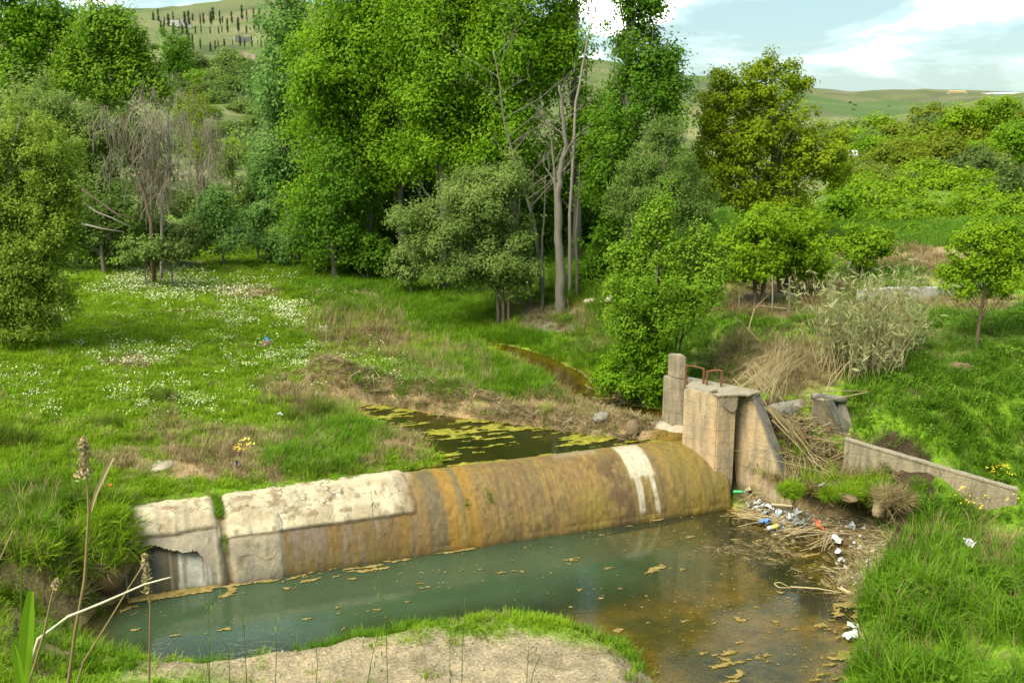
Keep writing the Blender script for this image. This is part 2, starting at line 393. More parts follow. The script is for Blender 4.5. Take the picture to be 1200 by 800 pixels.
# concrete with vertex colour
def concrete(name, attr, base=None, streak=True, rough=.8, spec=.3):
    m, N, L = mat(name); p = pos(N)
    if attr:
        a = N.new('ShaderNodeAttribute'); a.attribute_name = 'col'; c = a.outputs['Color']
        w = N.new('ShaderNodeAttribute'); w.attribute_name = 'wet'
        rough = ramp(N, L, w.outputs['Fac'], [(0, (.85,)*3), (1, (.28,)*3)])
    else:
        c = base[0]
        big = noise_n(N, L, 1.6, 5, p, .4)
        c = mixc(N, L, ramp(N, L, big, [(.35, (0,0,0)), (.65, (1,1,1))]), base[0], base[1])
        dr = noise_n(N, L, 2.6, 5, scaled(N, L, p, (3, 3, .35)), .2)
        c = mixc(N, L, ramp(N, L, dr, [(.44, (0,0,0)), (.64, (.85,.85,.85))]), c, base[2])
        ln = N.new('ShaderNodeTexWave'); ln.wave_type = 'BANDS'; ln.bands_direction = 'Z'; ln.inputs['Scale'].default_value = 1.15
        ln.inputs['Distortion'].default_value = .6; ln.inputs['Detail'].default_value = 2
        L.new(p, ln.inputs['Vector'])
        c = mixc(N, L, ramp(N, L, ln.outputs['Fac'], [(0, (.28,)*3), (.03, (0,)*3)]), c, tuple(x*.5 for x in base[2]))
        nn = N.new('ShaderNodeSeparateXYZ'); L.new(N.new('ShaderNodeNewGeometry').outputs['Normal'], nn.inputs[0])
        zz = N.new('ShaderNodeSeparateXYZ'); L.new(p, zz.inputs[0]); ms = math_n(N, L, 'ADD', zz.outputs['Z'], math_n(N, L, 'MULTIPLY', big, 1.6))
        c = mixc(N, L, ramp(N, L, math_n(N, L, 'MULTIPLY', ms, .5), [(.50, (.75,)*3), (.68, (0,)*3)]), c, (.075,.075,.03))
        up = ramp(N, L, nn.outputs['Z'], [(.55, (0,)*3), (.85, (.85,)*3)])
        c = mixc(N, L, up, c, base[3])
    f = noise_n(N, L, 9, 9, p, .1, .72); g = noise_n(N, L, 45, 4, p)
    c = mixc(N, L, 1.0, c, ramp(N, L, f, [(.32, (.80,.78,.75)), (.5, (.98,.97,.96)), (.68, (1.14,1.12,1.10))]), 'MULTIPLY')
    c = mixc(N, L, 1.0, c, ramp(N, L, g, [(.3, (.8,)*3), (.7, (1.15,)*3)]), 'MULTIPLY')
    finish(N, L, c, rough, f, .55, .03, spec); return m
M['weir'] = concrete('stained_weir_concrete', True)
M['pier'] = concrete('board_marked_concrete', False, [(.40,.28,.15), (.34,.26,.155), (.20,.165,.115), (.25,.23,.18)])
M['grey_conc'] = concrete('weathered_grey_concrete', False, [(.21,.185,.14), (.17,.155,.125), (.09,.08,.065), (.19,.18,.16)])
M['pale_conc'] = concrete('pale_concrete', False, [(.29,.235,.155), (.245,.205,.14), (.14,.12,.085), (.25,.225,.17)])
M['band'] = concrete('grey_capping_concrete', False, [(.22,.20,.165), (.17,.16,.13), (.10,.09,.075), (.22,.205,.17)])
M['rust'] = plain('rusty_iron', (.13,.055,.025), .85, .5, 30)
M['stone'] = plain('pale_stone', (.30,.26,.19), .85, .35, 6)
M['soilrock'] = plain('earthy_rock', (.13,.09,.05), .95, .5, 5)
M['white_wall'] = plain('whitewashed_wall', (.27,.26,.24), .8, .12, 3)
M['gravel'] = plain('gravel_stone', (.22,.19,.14), .9, .4, 2)

# ------------------------------------------------------------------ terrain mesh
def axis(dense0, dense1, step, end0, end1, grow=1.07):
    a = list(np.arange(dense0, dense1+1e-6, step)); s = step
    while a[-1] < end1: s *= grow; a.append(a[-1]+s)
    b = []; s = step; q = dense0
    while q > end0: s *= grow; q -= s; b.append(q)
    return np.array(b[::-1]+a)
xs = axis(-11, 12, .11, -1600, 1600, 1.06); ys = axis(9, 31, .11, -60, 2600, 1.035)
GX, GY = np.meshgrid(xs, ys); GZ = height(GX, GY); ny, nx = GX.shape
U, V_ = proj(GX, GY, GZ)
def colour_ground():
    x, y = GX, GY; n_a = fbm(x*.8, y*.8, 2.1); n_b = fbm(x*2.5, y*2.5, 5.1); n_c = fbm(x*.05, y*.05, 8.1, 5); n_d = fbm(x*.25, y*.25, 1.1, 5)
    col = np.zeros(x.shape+(3,)); col[:] = (.13, .25, .012)
    def blend(mask, c):
        mask = np.clip(mask, 0, 1)[..., None]; col[:] = col*(1-mask)+np.array(c)*mask
    def ell(u, v, ru, rv, c, k=1.0, soft=.5):
        d = np.hypot((U-u)/ru, (V_-v)/rv) + (n_b-.5)*.9
        blend(k*sstep(1+soft*.5, 1-soft*.5, d), c)
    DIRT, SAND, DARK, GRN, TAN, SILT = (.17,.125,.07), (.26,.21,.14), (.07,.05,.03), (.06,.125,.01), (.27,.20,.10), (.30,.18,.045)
    blend(sstep(.45, .6, n_a)*.5, (.14,.22,.015)); blend(sstep(.60, .72, n_b)*.35, DIRT)
    front = (GY < 60)
    fb = front.astype(float)
    for a in [(280,540,150,24,DIRT),(190,545,60,16,TAN),(350,455,50,14,DIRT),(420,500,60,20,TAN),(480,520,40,18,TAN),(600,490,200,16,TAN,.9),(450,455,90,14,TAN),
              (215,308,32,8,SAND),(155,425,30,8,TAN),(290,345,40,7,TAN),(400,350,40,10,TAN),(420,400,60,14,TAN,.6),(60,390,40,8,DIRT),(190,480,60,16,DIRT,.5),
              (630,372,62,20,(.17,.145,.12)),(660,470,60,20,TAN),(720,430,50,30,DIRT),(690,475,50,12,SILT,.8),(730,400,40,20,TAN),
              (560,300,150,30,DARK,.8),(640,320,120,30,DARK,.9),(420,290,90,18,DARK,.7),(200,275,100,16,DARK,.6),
              (930,345,70,26,DIRT),(1030,320,80,16,TAN),(1080,300,70,12,(.33,.24,.15)),(1150,308,60,8,TAN),(1120,400,80,20,DIRT,.6),(930,430,60,30,TAN,.7),(870,420,60,30,DIRT,.6),
              (905,540,70,40,DIRT),(960,600,90,20,TAN),(930,620,90,30,TAN),(1000,655,30,40,TAN),(1165,655,40,30,TAN,.8),(1100,360,140,10,(.30,.22,.14),.8),
              (1170,372,90,16,GRN),(480,780,300,40,(.29,.235,.15)),(620,790,200,40,(.29,.235,.15)),(60,740,70,60,TAN),(150,680,60,60,DIRT),(60,650,120,60,DIRT,.7)]:
        u, v, ru, rv, c = a[:5]; k = a[5] if len(a) > 5 else 1
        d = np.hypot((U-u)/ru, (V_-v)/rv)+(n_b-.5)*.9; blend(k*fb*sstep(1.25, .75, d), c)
    # river beds
    m = sdist(POOL_T, GX, GY); nearm = (np.abs(GX) < 20) & (GY < 45)
    blend(sstep(.05, -.1, m)*nearm, (.34,.22,.045)); blend(sstep(.3, -.8, m)*sstep(.42, .6, n_a)*nearm*.8, (.11,.10,.025)); blend(sstep(0, -.4, m)*sstep(.5, .6, n_b)*nearm*.4, (.20,.16,.06))
    m = sdist(UPPER_T, GX, GY); blend(sstep(.1, 0, m)*nearm, (.17,.11,.02))
    m = sdist(STREAM, GX, GY); blend(sstep(.9, .5, seg_d(BERM, GX, GY))*nearm*(.5+.5*(n_b > .45)), (.24,.17,.09)); blend(sstep(.1, -.1, m)*nearm, (.24,.17,.06)); blend(sstep(.42, .36, np.abs(GZ*0+sdist(BEACH, GX, GY)-.42))*nearm*(GY < 24), (.05,.035,.02))  # berm and stream bed; last blend paints the undercut's shade on the bank face
    # far land
    fm = sstep(45, 75, GY)
    blend(fm*.9, (.12,.15,.045)); blend(fm*sstep(.5, .62, n_d)*.7, (.24,.21,.11)); blend(fm*sstep(.5, .6, fbm(x*.12, y*.3, 3.1, 5))*.6, (.075,.10,.035))
    lh = sstep(170, 200, GY)*(1-sstep(0, 50, GX)); blend(lh*.8, (.10,.135,.045)); n_g = fbm(GX*.09, GY*.09, 7.6, 5); blend(lh*sstep(.54, .62, n_g)*.7, (.05,.07,.03)); blend(lh*sstep(.46, .38, n_g)*.25, (.17,.155,.09))
    dz = np.gradient(GZ, axis=0)/np.maximum(np.gradient(GY, axis=0), 1e-3)
    blend(lh*sstep(.22, .45, dz)*.7, (.28,.24,.15))
    fz = (GZ/3.4)%1; blend(lh*sstep(.45, .6, fz)*sstep(.95, .8, fz)*.55*sstep(.35, .55, n_d), (.22,.18,.10)); blend(lh*sstep(.1, .2, fz)*sstep(.45, .3, fz)*.5, (.09,.13,.04))
    ff = sstep(300, 330, GY)*sstep(20, 60, GX); n_e = fbm(GX*.012, GY*.05, 6.6, 5); n_f = fbm(GX*.05, GY*.11, 2.6, 5)
    blend(ff, (.12,.135,.055)); blend(ff*sstep(.48, .6, n_c)*.8, (.19,.165,.10)); blend(ff*sstep(.5, .56, n_e)*.7, (.07,.10,.035)); blend(ff*sstep(.56, .64, n_f)*.6, (.06,.075,.035))
    blend(ff*sstep(400, 420, GY)*sstep(540, 520, GY), (.075,.125,.035)); blend(ff*sstep(480, 484, GY)*sstep(500, 496, GY)*.7, (.11,.15,.05))
    blend(sstep(250, 270, GY)*sstep(400, 380, GY)*sstep(20, 60, GX)*.7, (.10,.12,.06))
    return col
gc = colour_ground()
idx = np.arange(nx*ny).reshape(ny, nx); q = np.stack([idx[:-1, :-1], idx[:-1, 1:], idx[1:, 1:], idx[1:, :-1]], -1).reshape(-1)
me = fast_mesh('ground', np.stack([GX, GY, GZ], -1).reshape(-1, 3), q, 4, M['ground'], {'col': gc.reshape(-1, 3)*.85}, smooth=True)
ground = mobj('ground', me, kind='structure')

# ------------------------------------------------------------------ water
ca, sa = WD.x, WD.y
def wl(X, Y): return (X-A0.x)*ca+(Y-A0.y)*sa, -(X-A0.x)*sa+(Y-A0.y)*ca
def water_mat(name, murk_col, tint, bump=.03):
    m, N, L = mat(name); p = pos(N)
    a = N.new('ShaderNodeAttribute'); a.attribute_name = 'murk'
    tr = N.new('ShaderNodeBsdfTransparent'); tr.inputs[0].default_value = (*tint, 1)
    df = N.new('ShaderNodeBsdfDiffuse')
    n_ = noise_n(N, L, .8, 4, p, .5); c = mixc(N, L, n_, tuple(x*.7 for x in murk_col), tuple(x*1.25 for x in murk_col)); L.new(c, df.inputs[0])
    gl = N.new('ShaderNodeBsdfGlossy'); gl.inputs['Roughness'].default_value = .03; gl.inputs[0].default_value = (.95, .97, .95, 1)
    fr = N.new('ShaderNodeFresnel'); fr.inputs['IOR'].default_value = 1.38
    rp = noise_n(N, L, 5, 4, scaled(N, L, p, (1, 2.2, 1)), .6); bp = N.new('ShaderNodeBump'); bp.inputs['Strength'].default_value = bump*5; bp.inputs['Distance'].default_value = .012
    L.new(rp, bp.inputs['Height'])
    for k in (gl, fr): L.new(bp.outputs[0], k.inputs['Normal'])
    x1 = N.new('ShaderNodeMixShader'); L.new(a.outputs['Fac'], x1.inputs[0]); L.new(tr.outputs[0], x1.inputs[1]); L.new(df.outputs[0], x1.inputs[2])
    x2 = N.new('ShaderNodeMixShader'); L.new(math_n(N, L, 'MULTIPLY', fr.outputs[0], 1.32), x2.inputs[0]); L.new(x1.outputs[0], x2.inputs[1]); L.new(gl.outputs[0], x2.inputs[2])
    o = N.new('ShaderNodeOutputMaterial'); L.new(x2.outputs[0], o.inputs[0]); return m
def water_sheet(name, P, z, mt, murkf, pad=.5, step=.14):
    P = np.array(P); x = np.arange(P[:, 0].min()-pad, P[:, 0].max()+pad, step); y = np.arange(P[:, 1].min()-pad, P[:, 1].max()+pad, step)
    X, Y = np.meshgrid(x, y); s = sdist([tuple(a) for a in P], X, Y); keep = s < pad
    g = height(X, Y); mk = murkf(X, Y, z-g)
    id_ = np.arange(X.size).reshape(X.shape); keep &= (wl(X, Y)[1] > 1.17) | (z < .5); kf = keep[:-1, :-1] & keep[1:, 1:] & keep[:-1, 1:] & keep[1:, :-1]
    q = np.stack([id_[:-1, :-1], id_[:-1, 1:], id_[1:, 1:], id_[1:, :-1]], -1)[kf].reshape(-1)
    me = fast_mesh(name, np.stack([X, Y, np.full(X.shape, z)], -1).reshape(-1, 3), q, 4, mt, {'murk': mk.ravel()}, smooth=True)
    bm = bmesh.new(); bm.from_mesh(me); bmesh.ops.delete(bm, geom=[v for v in bm.verts if not v.link_faces], context='VERTS'); bm.to_mesh(me); bm.free()
    return mobj(name, me, kind='structure')
wm0 = water_mat('pool_water', (.036,.060,.030), (.92,.85,.52))
wm1 = water_mat('upper_water', (.022,.030,.006), (.72,.64,.30))
def murk0(X, Y, d):
    u, v = proj(X, Y, 0); sh = sstep(520, 900, u+.9*(v-640)+260*(fbm(X*.7, Y*.7, 2.7, 5)-.5))
    return np.clip((.22+1.8*d)*(1-sh)+sh*(.05+.7*d), 0, .92)
water_sheet('pool_water', POOL_T, 0.0, wm0, murk0, pad=.35)
water_sheet('upper_pool_water', UPPER_T, UPW, wm1, lambda X, Y, d: np.clip(.2+1.2*d, 0, .6), pad=.3)
water_sheet('stream_water', STREAM, STW, wm1, lambda X, Y, d: np.clip(d*1.2, 0, .4), pad=.5)

# floating algae: thin mats cut out of a fine grid
m, N, L = mat('floating_algae'); p = pos(N); f = noise_n(N, L, 7, 5, p)
finish(N, L, ramp(N, L, f, [(.3, (.08,.09,.008)), (.5, (.17,.16,.012)), (.72, (.29,.25,.03))]), .7, f, .6, .02); M['algae'] = m
m, N, L = mat('brown_algae_scum'); p = pos(N); f = noise_n(N, L, 9, 5, p)
finish(N, L, ramp(N, L, f, [(.3, (.12,.09,.02)), (.55, (.20,.145,.04)), (.75, (.28,.22,.09))]), .8, f, .6, .02); M['scum'] = m
def mats(name, x0, x1, y0, y1, z, step, test, mt, **p):
    x = np.arange(x0, x1, step); y = np.arange(y0, y1, step); X, Y = np.meshgrid(x, y)
    X = X+(vnoise(X*37, Y*41, 1)-.5)*step*.9; Y = Y+(vnoise(X*43, Y*31, 5)-.5)*step*.9
    t = test(X, Y); Z = np.full(X.shape, z)+.006*vnoise(X*15, Y*15, 2)
    id_ = np.arange(X.size).reshape(X.shape); k = t[:-1, :-1] & t[1:, 1:] & (t[:-1, 1:] | t[1:, :-1])
    q = np.stack([id_[:-1, :-1], id_[:-1, 1:], id_[1:, 1:], id_[1:, :-1]], -1)[k].reshape(-1)
    used, inv = np.unique(q, return_inverse=True)
    V = np.stack([X, Y, Z], -1).reshape(-1, 3)[used]
    o = mobj(name, fast_mesh(name, V, inv, 4, mt), kind='stuff', **p); md = o.modifiers.new('thick', 'SOLIDIFY'); md.thickness = .006
    return o
def t_up(X, Y):
    S, W = wl(X, Y); n = .65*fbm(S*1.1, W*4.2, 4.4, 5)+.35*fbm(S*4, W*15, 2.4, 3); d = sdist(UPPER_T, X, Y); u, v = proj(X, Y, UPW)
    open_ = sstep(45, 90, np.abs(u-610))*.0+np.exp(-(((u-600)/70)**2+((v-528)/13)**2))*.16
    return (d < .12) & (n > .495+open_+.04*np.exp(-((u-520)/60)**2)) & (W > 1.02)
mats('algae_mat', -4.5, 5.5, 17.5, 24, UPW+.012, .03, t_up, M['algae'], label='yellow algae floating on the upper pool behind the weir', category='algae')
def t_low(X, Y):
    u, v = proj(X, Y, 0); S, W = wl(X, Y); d = sdist(POOL, X, Y); n = .62*fbm(S*4.4, W*10, 1.4, 4)+.38*fbm(S*1.1, W*2.6, 7.4, 3); big = fbm(X*.7, Y*.7, 3.9, 3)
    a = (n > .665-.075*sstep(650, 950, u)-.05*(big-.4)) & (d < -.08)
    foot = (W > -.14+.22*fbm(S*1.7, .3, 8.8)-.1) & (n > .47+.11*sstep(520, 600, u)-.06*sstep(300, 150, u)) & (W < .12) & (u > 150)
    foot2 = (W > -.55) & (n > .62) & (u > 260) & (u < 480)
    shore = (d > -.35) & (d < .1) & (n > .52) & (v > 700) & (u > 820)
    return (a | foot | foot2 | shore) & (d < .25)
mats('algae_scum', -7.5, 7.5, 10.5, 20.5, .012, .028, t_low, M['scum'], label='ochre algae scum floating along the lower pool', category='algae')

# ------------------------------------------------------------------ weir
def crest_s(u):   # position along the weir whose crest shows at photo column u
    lo, hi = -2.5, 12.
    for _ in range(40):
        mid = (lo+hi)/2; p_ = wp(mid, 1.1, CREST)
        if proj(p_.x, p_.y, p_.z)[0] < u: lo = mid
        else: hi = mid
    return lo
def prof(t):       # t 0 foot .. 1 crest back
    th = np.clip(t/.88, 0, 1)*math.pi/2; tt = np.clip(t/.88, 0, 1)
    w = 1.12*(.66*(1-np.cos(th))+.34*tt**1.15); z = CREST*(.68*np.sin(th)+.32*(1-(1-tt)**1.6))
    w = w + np.clip((t-.88)/.12, 0, 1)*.26; z = z - np.clip((t-.95)/.05, 0, 1)*.02
    w = np.where(t < 0, t*.15, w); z = np.where(t < 0, t*2.5, z)
    return w, z
def weir_mesh(s0, s1, step, tmin, mt, disp, colf, name, keepf=None, shift=0):
    S = np.arange(s0, s1+step*.5, step); T = np.r_[np.linspace(tmin, 0, 4)[:-1], np.linspace(0, 1, 74)] if tmin < 0 else np.linspace(tmin, 1, 74)
    SS, TT = np.meshgrid(S, T); w, z = prof(TT); w2, z2 = prof(TT+.01); tx, tz = w2-w, z2-z; l = np.hypot(tx, tz)+1e-9
    nw, nz = -tz/l, tx/l; nw = np.where(np.isnan(nw), -1, nw)
    P = np.stack([A0.x+WD.x*SS+WN.x*w, A0.y+WD.y*SS+WN.y*w, z], -1)
    u, v = proj(P[..., 0], P[..., 1], P[..., 2]); d = disp(SS, TT, u, v)+shift
    P[..., 0] += WN.x*nw*d; P[..., 1] += WN.y*nw*d; P[..., 2] += nz*d
    col, wet = colf(SS, TT, u, v); id_ = np.arange(SS.size).reshape(SS.shape)
    q = np.stack([id_[:-1, :-1], id_[:-1, 1:], id_[1:, 1:], id_[1:, :-1]], -1)
    if keepf is not None: q = q[keepf(SS, TT, u, v)[:-1, :-1]]
    me = fast_mesh(name, P.reshape(-1, 3), q.reshape(-1), 4, mt, {'col': col.reshape(-1, 3), 'wet': wet.ravel()}, smooth=True)
    bm = bmesh.new(); bm.from_mesh(me); bmesh.ops.delete(bm, geom=[v_ for v_ in bm.verts if not v_.link_faces], context='VERTS'); bm.to_mesh(me); bm.free()
    return me
SC = {k: crest_s(k) for k in (140, 245, 262, 475, 488, 506, 522, 530, 545, 560, 600, 650, 700, 722, 750, 780)}
S_CAP = SC[475]
def crease_t(S): return np.where(S < SC[245]+.1, .50, .39)+.05*(fbm(S*1.7, 3.3)-.5)+np.where(S < SC[245], -.0, 0)
def w_disp(S, T, u, v):
    d = (fbm(S*1.2, T*3, 1.7)-.5)*.05+(fbm(S*7, T*9, 4.1)-.5)*.02+(vnoise(S*20, T*25, 2)-.5)*.008
    cap = sstep(S_CAP+.05, S_CAP-.1, S+.1*(fbm(S*4, T*8)-.5))
    ct = crease_t(S)
    d = d + cap*.05*sstep(-.012, .012, T-ct) + cap*.012*sstep(-.01, .01, T-.80)
    dry2 = sstep(0, .04, S-SC[262]+.25)*sstep(.03, -.03, S-(crest_s_312))   # dry slab left of the stained bay
    d = d + dry2*.03*(T < ct)
    g = np.exp(-((S-(SC[245]+.12+.1*(1-T)))/.085)**2); d = d - g*.10
    wav = sstep(S_CAP, S_CAP+.3, S); d = d + wav*(vnoise(S*6, T*1.2, 6)-.5)*.014*(1-T*.6) + wav*(fbm(S*11, T*12, 3)-.5)*.016*(T < .85)
    d = d - .010*np.exp(-((T-.06)/.02)**2)*(vnoise(S*3, 0, 4) > .4)*wav
    return d
crest_s_312 = SC[245]+1.15
def w_col(S, T, u, v):
    cream, cream2, greyc = np.array((.56,.46,.30)), np.array((.74,.65,.45)), np.array((.33,.30,.24))
    orange, brown, dark, gold, white, olive = map(np.array, ((.38,.22,.05), (.27,.18,.075), (.14,.115,.065), (.30,.22,.06), (.72,.66,.50), (.24,.19,.045)))
    st = fbm(S*6, T*.7, 2.2, 5); st2 = fbm(S*16, T*1.1, 7.7, 4); mo = fbm(S*3.5, T*7, 5.5, 5); big = fbm(S*1.2, T*1.5, 9.5, 3)
    col = np.zeros(S.shape+(3,)); col[:] = cream
    def bl(mk, c):
        mk = np.clip(mk, 0, 1)[..., None]; col[:] = col*(1-mk)+c*mk
    bl(sstep(.4, .65, mo), cream2); bl(sstep(.5, .7, st)*.6, greyc); bl(sstep(.78, .86, T)*.8, cream2)
    bl(sstep(.60, .70, fbm(S*5, T*14, 1.3))*.7, (.30,.21,.10))
    ct = crease_t(S); low = sstep(.015, -.015, T-ct)
    bl(low*.7, greyc); bl(low*sstep(.5, .62, mo)*.5, cream)
    bay = low*sstep(-.02, .02, S-crest_s_312+.06*(mo-.5))
    bl(bay, (.24,.155,.06)); bl(bay*sstep(.46, .66, fbm(S*10, T*2, 7.1, 5))*.55, (.30,.25,.22)); bl(bay*sstep(.55, .68, st), (.30,.18,.04)); bl(bay*sstep(.25, .02, T)*.5, gold*.8)
    bl(sstep(.008, .002, np.abs(fbm(S*1.1, T*2.4, 12.3, 4)-.5))*.75, (.12,.095,.06)); bl(sstep(.66, .72, fbm(S*8, T*12, 6.6, 3))*.6, (.26,.20,.11))
    # joint dirt, dark line below the cap crease, pale slab edge
    bl(.8*np.exp(-((S-(SC[245]+.12+.1*(1-T)))/.07)**2), (.22,.16,.08)); bl(.9*np.exp(-((T-ct+.008)/.008)**2)*(S < S_CAP), (.13,.10,.06))
    bl(.85*np.exp(-((S-crest_s_312)/.03)**2)*low, (.50,.44,.33))
    wet = sstep(-.12, .12, S-S_CAP+.35*(mo-.5)+.25*(1-T)*0)
    base = orange*.45+brown*.55
    wcol = np.zeros_like(col); wcol[:] = base
    def wb(mk, c):
        mk = np.clip(mk, 0, 1)[..., None]; wcol[:] = wcol*(1-mk)+np.array(c)*mk
    j = .10*(st-.5)
    wb(sstep(.45, .6, mo)*.6, brown); s3 = fbm(S*26, T*.35, 4.7, 3); s4 = fbm(S*11, T*.3, 9.7, 4); wb(sstep(.45, .65, s4)*.75, gold); wb(sstep(.55, .68, s3)*.5, (.46,.30,.08)); wb(sstep(.44, .34, s3)*.55, dark*1.2); wb(sstep(.5, .7, st2)*.3, orange); wb(sstep(.5, .66, fbm(S*22, T*26, 8.3, 3))*.35, brown*.65)
    wb(sstep(.6, .7, fbm(S*9, T*9, 3.3))*.7*sstep(.85, .6, T), brown*.6)
    band = lambda a, b, s=.05: sstep(a-s, a+s, S+j)*sstep(b+s, b-s, S+j)
    wb(band(SC[488], SC[506], .09)*.75, dark*1.2); wb(band(SC[522], SC[530], .05)*.6*sstep(.25, .5, T), dark*1.2); wb(band(SC[506]+.02, SC[522], .03)*.75, (.42,.23,.03)); wb(band(SC[530], SC[545], .04)*.75, (.42,.24,.035))
    wb(band(SC[560], SC[650], .3)*.55*sstep(.4, .6, mo), (.20,.13,.06)); wb(band(SC[700]-.2, SC[722]-.05, .1)*.8*sstep(.42, .55, mo)*sstep(.85, .6, T), (.15,.09,.04))
    wb(band(SC[650], SC[700], .1)*.5*sstep(.8, .9, T), (.45,.40,.28))
    wb(band(SC[650]+.1, SC[700]-.2, .1)*.6*sstep(.5, .3, T), (.33,.25,.05))
    wb(band(SC[722], SC[750], .03)*sstep(.40, .46, T+.16*(mo-.5)), white*(.8+.3*mo[..., None]))
    jj = .10*(fbm(T*5, S*0+3.3)-.5)[...]; wb(np.maximum(sstep(0, .03, S+jj-SC[722]-.03)*sstep(.03, 0, S+jj-SC[722]-.16-.06*T), sstep(0, .03, S-jj-SC[750]+.17)*sstep(.03, 0, S-jj-SC[750]+.07))*sstep(.05, .12, T+.1*(mo-.5))*sstep(.36, .46, mo+.1*(st-.4)), white*.93); wb(sstep(.03, .0, np.abs(S-SC[780]-.12))*sstep(.80, .83, T)*sstep(.95, .92, T), white)  # legs of the white patch; last blend paints a small highlight near the crest
    right = sstep(SC[750], SC[780], S); wb(right*.6, olive*1.15); wb(right*sstep(.45, .65, st)*.6, (.36,.25,.05)); wb(right*sstep(.55, .7, st2)*.45*sstep(.7, .4, T), dark)
    wb(sstep(.90, .96, T)*.4, (.34,.27,.05))
    k = wet[..., None]; col = col*(1-k)+wcol*k
    fx = np.exp(-((S-S_CAP)/.22)**2)[..., None]*sstep(.4, .6, mo)[..., None]*.6; col = col*(1-fx)+np.array((.30,.17,.06))*fx
    wt = wet*(.35+.5*right+.3*sstep(.5, .3, T)); wl_ = sstep(.05, 0, T); wt = np.maximum(wt, wl_*.7); col *= (1-.3*wl_)[..., None]
    return np.clip(col*.54, 0, 1), np.clip(wt, 0, 1)
S_LEFT = SC[140]+.05
def hole(S, T, u, v):
    # broken-off lower part of the left bay
    edge = 0.36+.05*np.sin(S*5.5)+.05*(fbm(S*5, .7)-.5)-.30*sstep(SC[245]-.38, SC[245]+.02, S)
    return ~((S < SC[245]-.02) & (T < edge) & (S > S_LEFT+.0))
weir = empty('weir', wp(0, 0, 0), label='low curved concrete weir stained cream, brown and orange across the stream', category='weir')
me = weir_mesh(S_LEFT, WL+.15, .022, -.12, M['weir'], w_disp, w_col, 'apron', hole)
me.transform(Matrix.Translation(-wp(0, 0, 0))); mobj('apron', me, weir)
def i_col(S, T, u, v):
    st = fbm(S*9, T*.5, 2.9, 4); col = np.zeros(S.shape+(3,)); col[:] = (.13,.115,.09)
    mk = (sstep(.42, .58, st)*(S > SC[245]-.75))[..., None]; col = col*(1-mk)+np.array((.62,.60,.54))*mk
    mk = (sstep(.55, .62, fbm(S*14, T, 1.1))*.6)[..., None]; col = col*(1-mk)+np.array((.2,.14,.05))*mk
    return col*.55, np.full(S.shape, .7)
me = weir_mesh(S_LEFT-.2, SC[245]+.05, .03, -.12, M['weir'], lambda S, T, u, v: (vnoise(S*8, T*1.5, 3)-.5)*.05, i_col, 'old_facing',
               lambda S, T, u, v: T < .55, shift=-.16)
me.transform(Matrix.Translation(-wp(0, 0, 0))); mobj('old_facing', me, weir, label='older streaked white facing exposed under the broken edge')
# back of the crest and ends
g = Geo()
lo = [wp(S_LEFT, 1.36, z) for z in (-.3,)]; 
g.prism([wp(S_LEFT+.02, .45, -.3), wp(WL+.1, .45, -.3), wp(WL+.1, 1.34, -.3), wp(S_LEFT+.02, 1.34, -.3)],
        [wp(S_LEFT+.02, .62, .72), wp(WL+.1, .62, .72), wp(WL+.1, 1.34, 1.13), wp(S_LEFT+.02, 1.34, 1.13)])
g.build('core', M['grey_conc'], weir, loc=wp(0, 0, 0))

# ------------------------------------------------------------------ sluice piers
ZT = 2.43
pA, pB, pC = at_z(801, 455, ZT), at_z(842, 462.5, ZT), at_z(864, 461.5, ZT)
fdir = Vector((.62, -.66, 0)).normalized()
pD = pC-fdir*(pB-pA).length*1.05
def low(p, z, k=0): return Vector((p.x, p.y, z))
sl = empty('sluice_structure', low(pB, 0), label='tall board-marked concrete sluice piers at the right end of the weir', category='sluice')
o_ = low(pB, 0)
g = Geo(); g.prism([low(p, -.4) for p in (pA, pB, pC, pD)], [pA, pB, pC, pD]); g.build('pier', M['pier'], sl, loc=o_, bevel=.02, label='front pier with a rounded grey lip')
# rounded lip plate on the nose
side = (pC-pB).normalized(); nose = Vector((side.y, -side.x, 0)); g = Geo(); lo, hi = [], []
W_ = (pC-pB).length
for k in range(15):
    t = k/14*math.pi; a = .5-.5*math.cos(t); lo.append(pB+side*(W_*a*.98+.01)+Vector((0, 0, -.02-.46*abs(math.sin(t))**.55*(.35+.65*a)))+nose*.003); hi.append(lo[-1]+nose*.045)
g.prism(lo, hi); g.build('lip', M['pale_conc'], sl, loc=o_)
# second pier with sloping nose
qT = at_z(879, 461, ZT-.01); qB = at_z(915, 556, .85); fl = (Vector((qB.x-qT.x, qB.y-qT.y, 0))); fd = fl.normalized(); sd2 = Vector((-fd.y, fd.x, 0))
if sd2.x < 0: sd2 = -sd2
back = qT-fd*1.1; ext = (qB-qT); qF = qT+ext*1.35
lo = [low(back, -.2), low(qF, -.2), Vector((qF.x, qF.y, qF.z)), qT.copy(), Vector((back.x, back.y, ZT-.01))]
g = Geo(); g.prism(lo, [p+sd2*.26 for p in lo]); g.build('pier', M['pier'], sl, loc=o_, bevel=.015, label='rear pier with an orange flank and a sloping nose')
g = Geo(); up_n = Vector((-ext.z*fd.x, -ext.z*fd.y, fl.length)).normalized()
a0, a1 = qT-sd2*.01+up_n*.004, qT+ext*1.3-sd2*.01+up_n*.004
b4 = [a0, a1, a1+sd2*.29, a0+sd2*.29]; g.prism(b4, [p+up_n*.035 for p in b4]); g.build('capping', M['band'], sl, loc=o_, bevel=.008, sub=3, rough=.01, label='grey sloping capping of the rear pier')
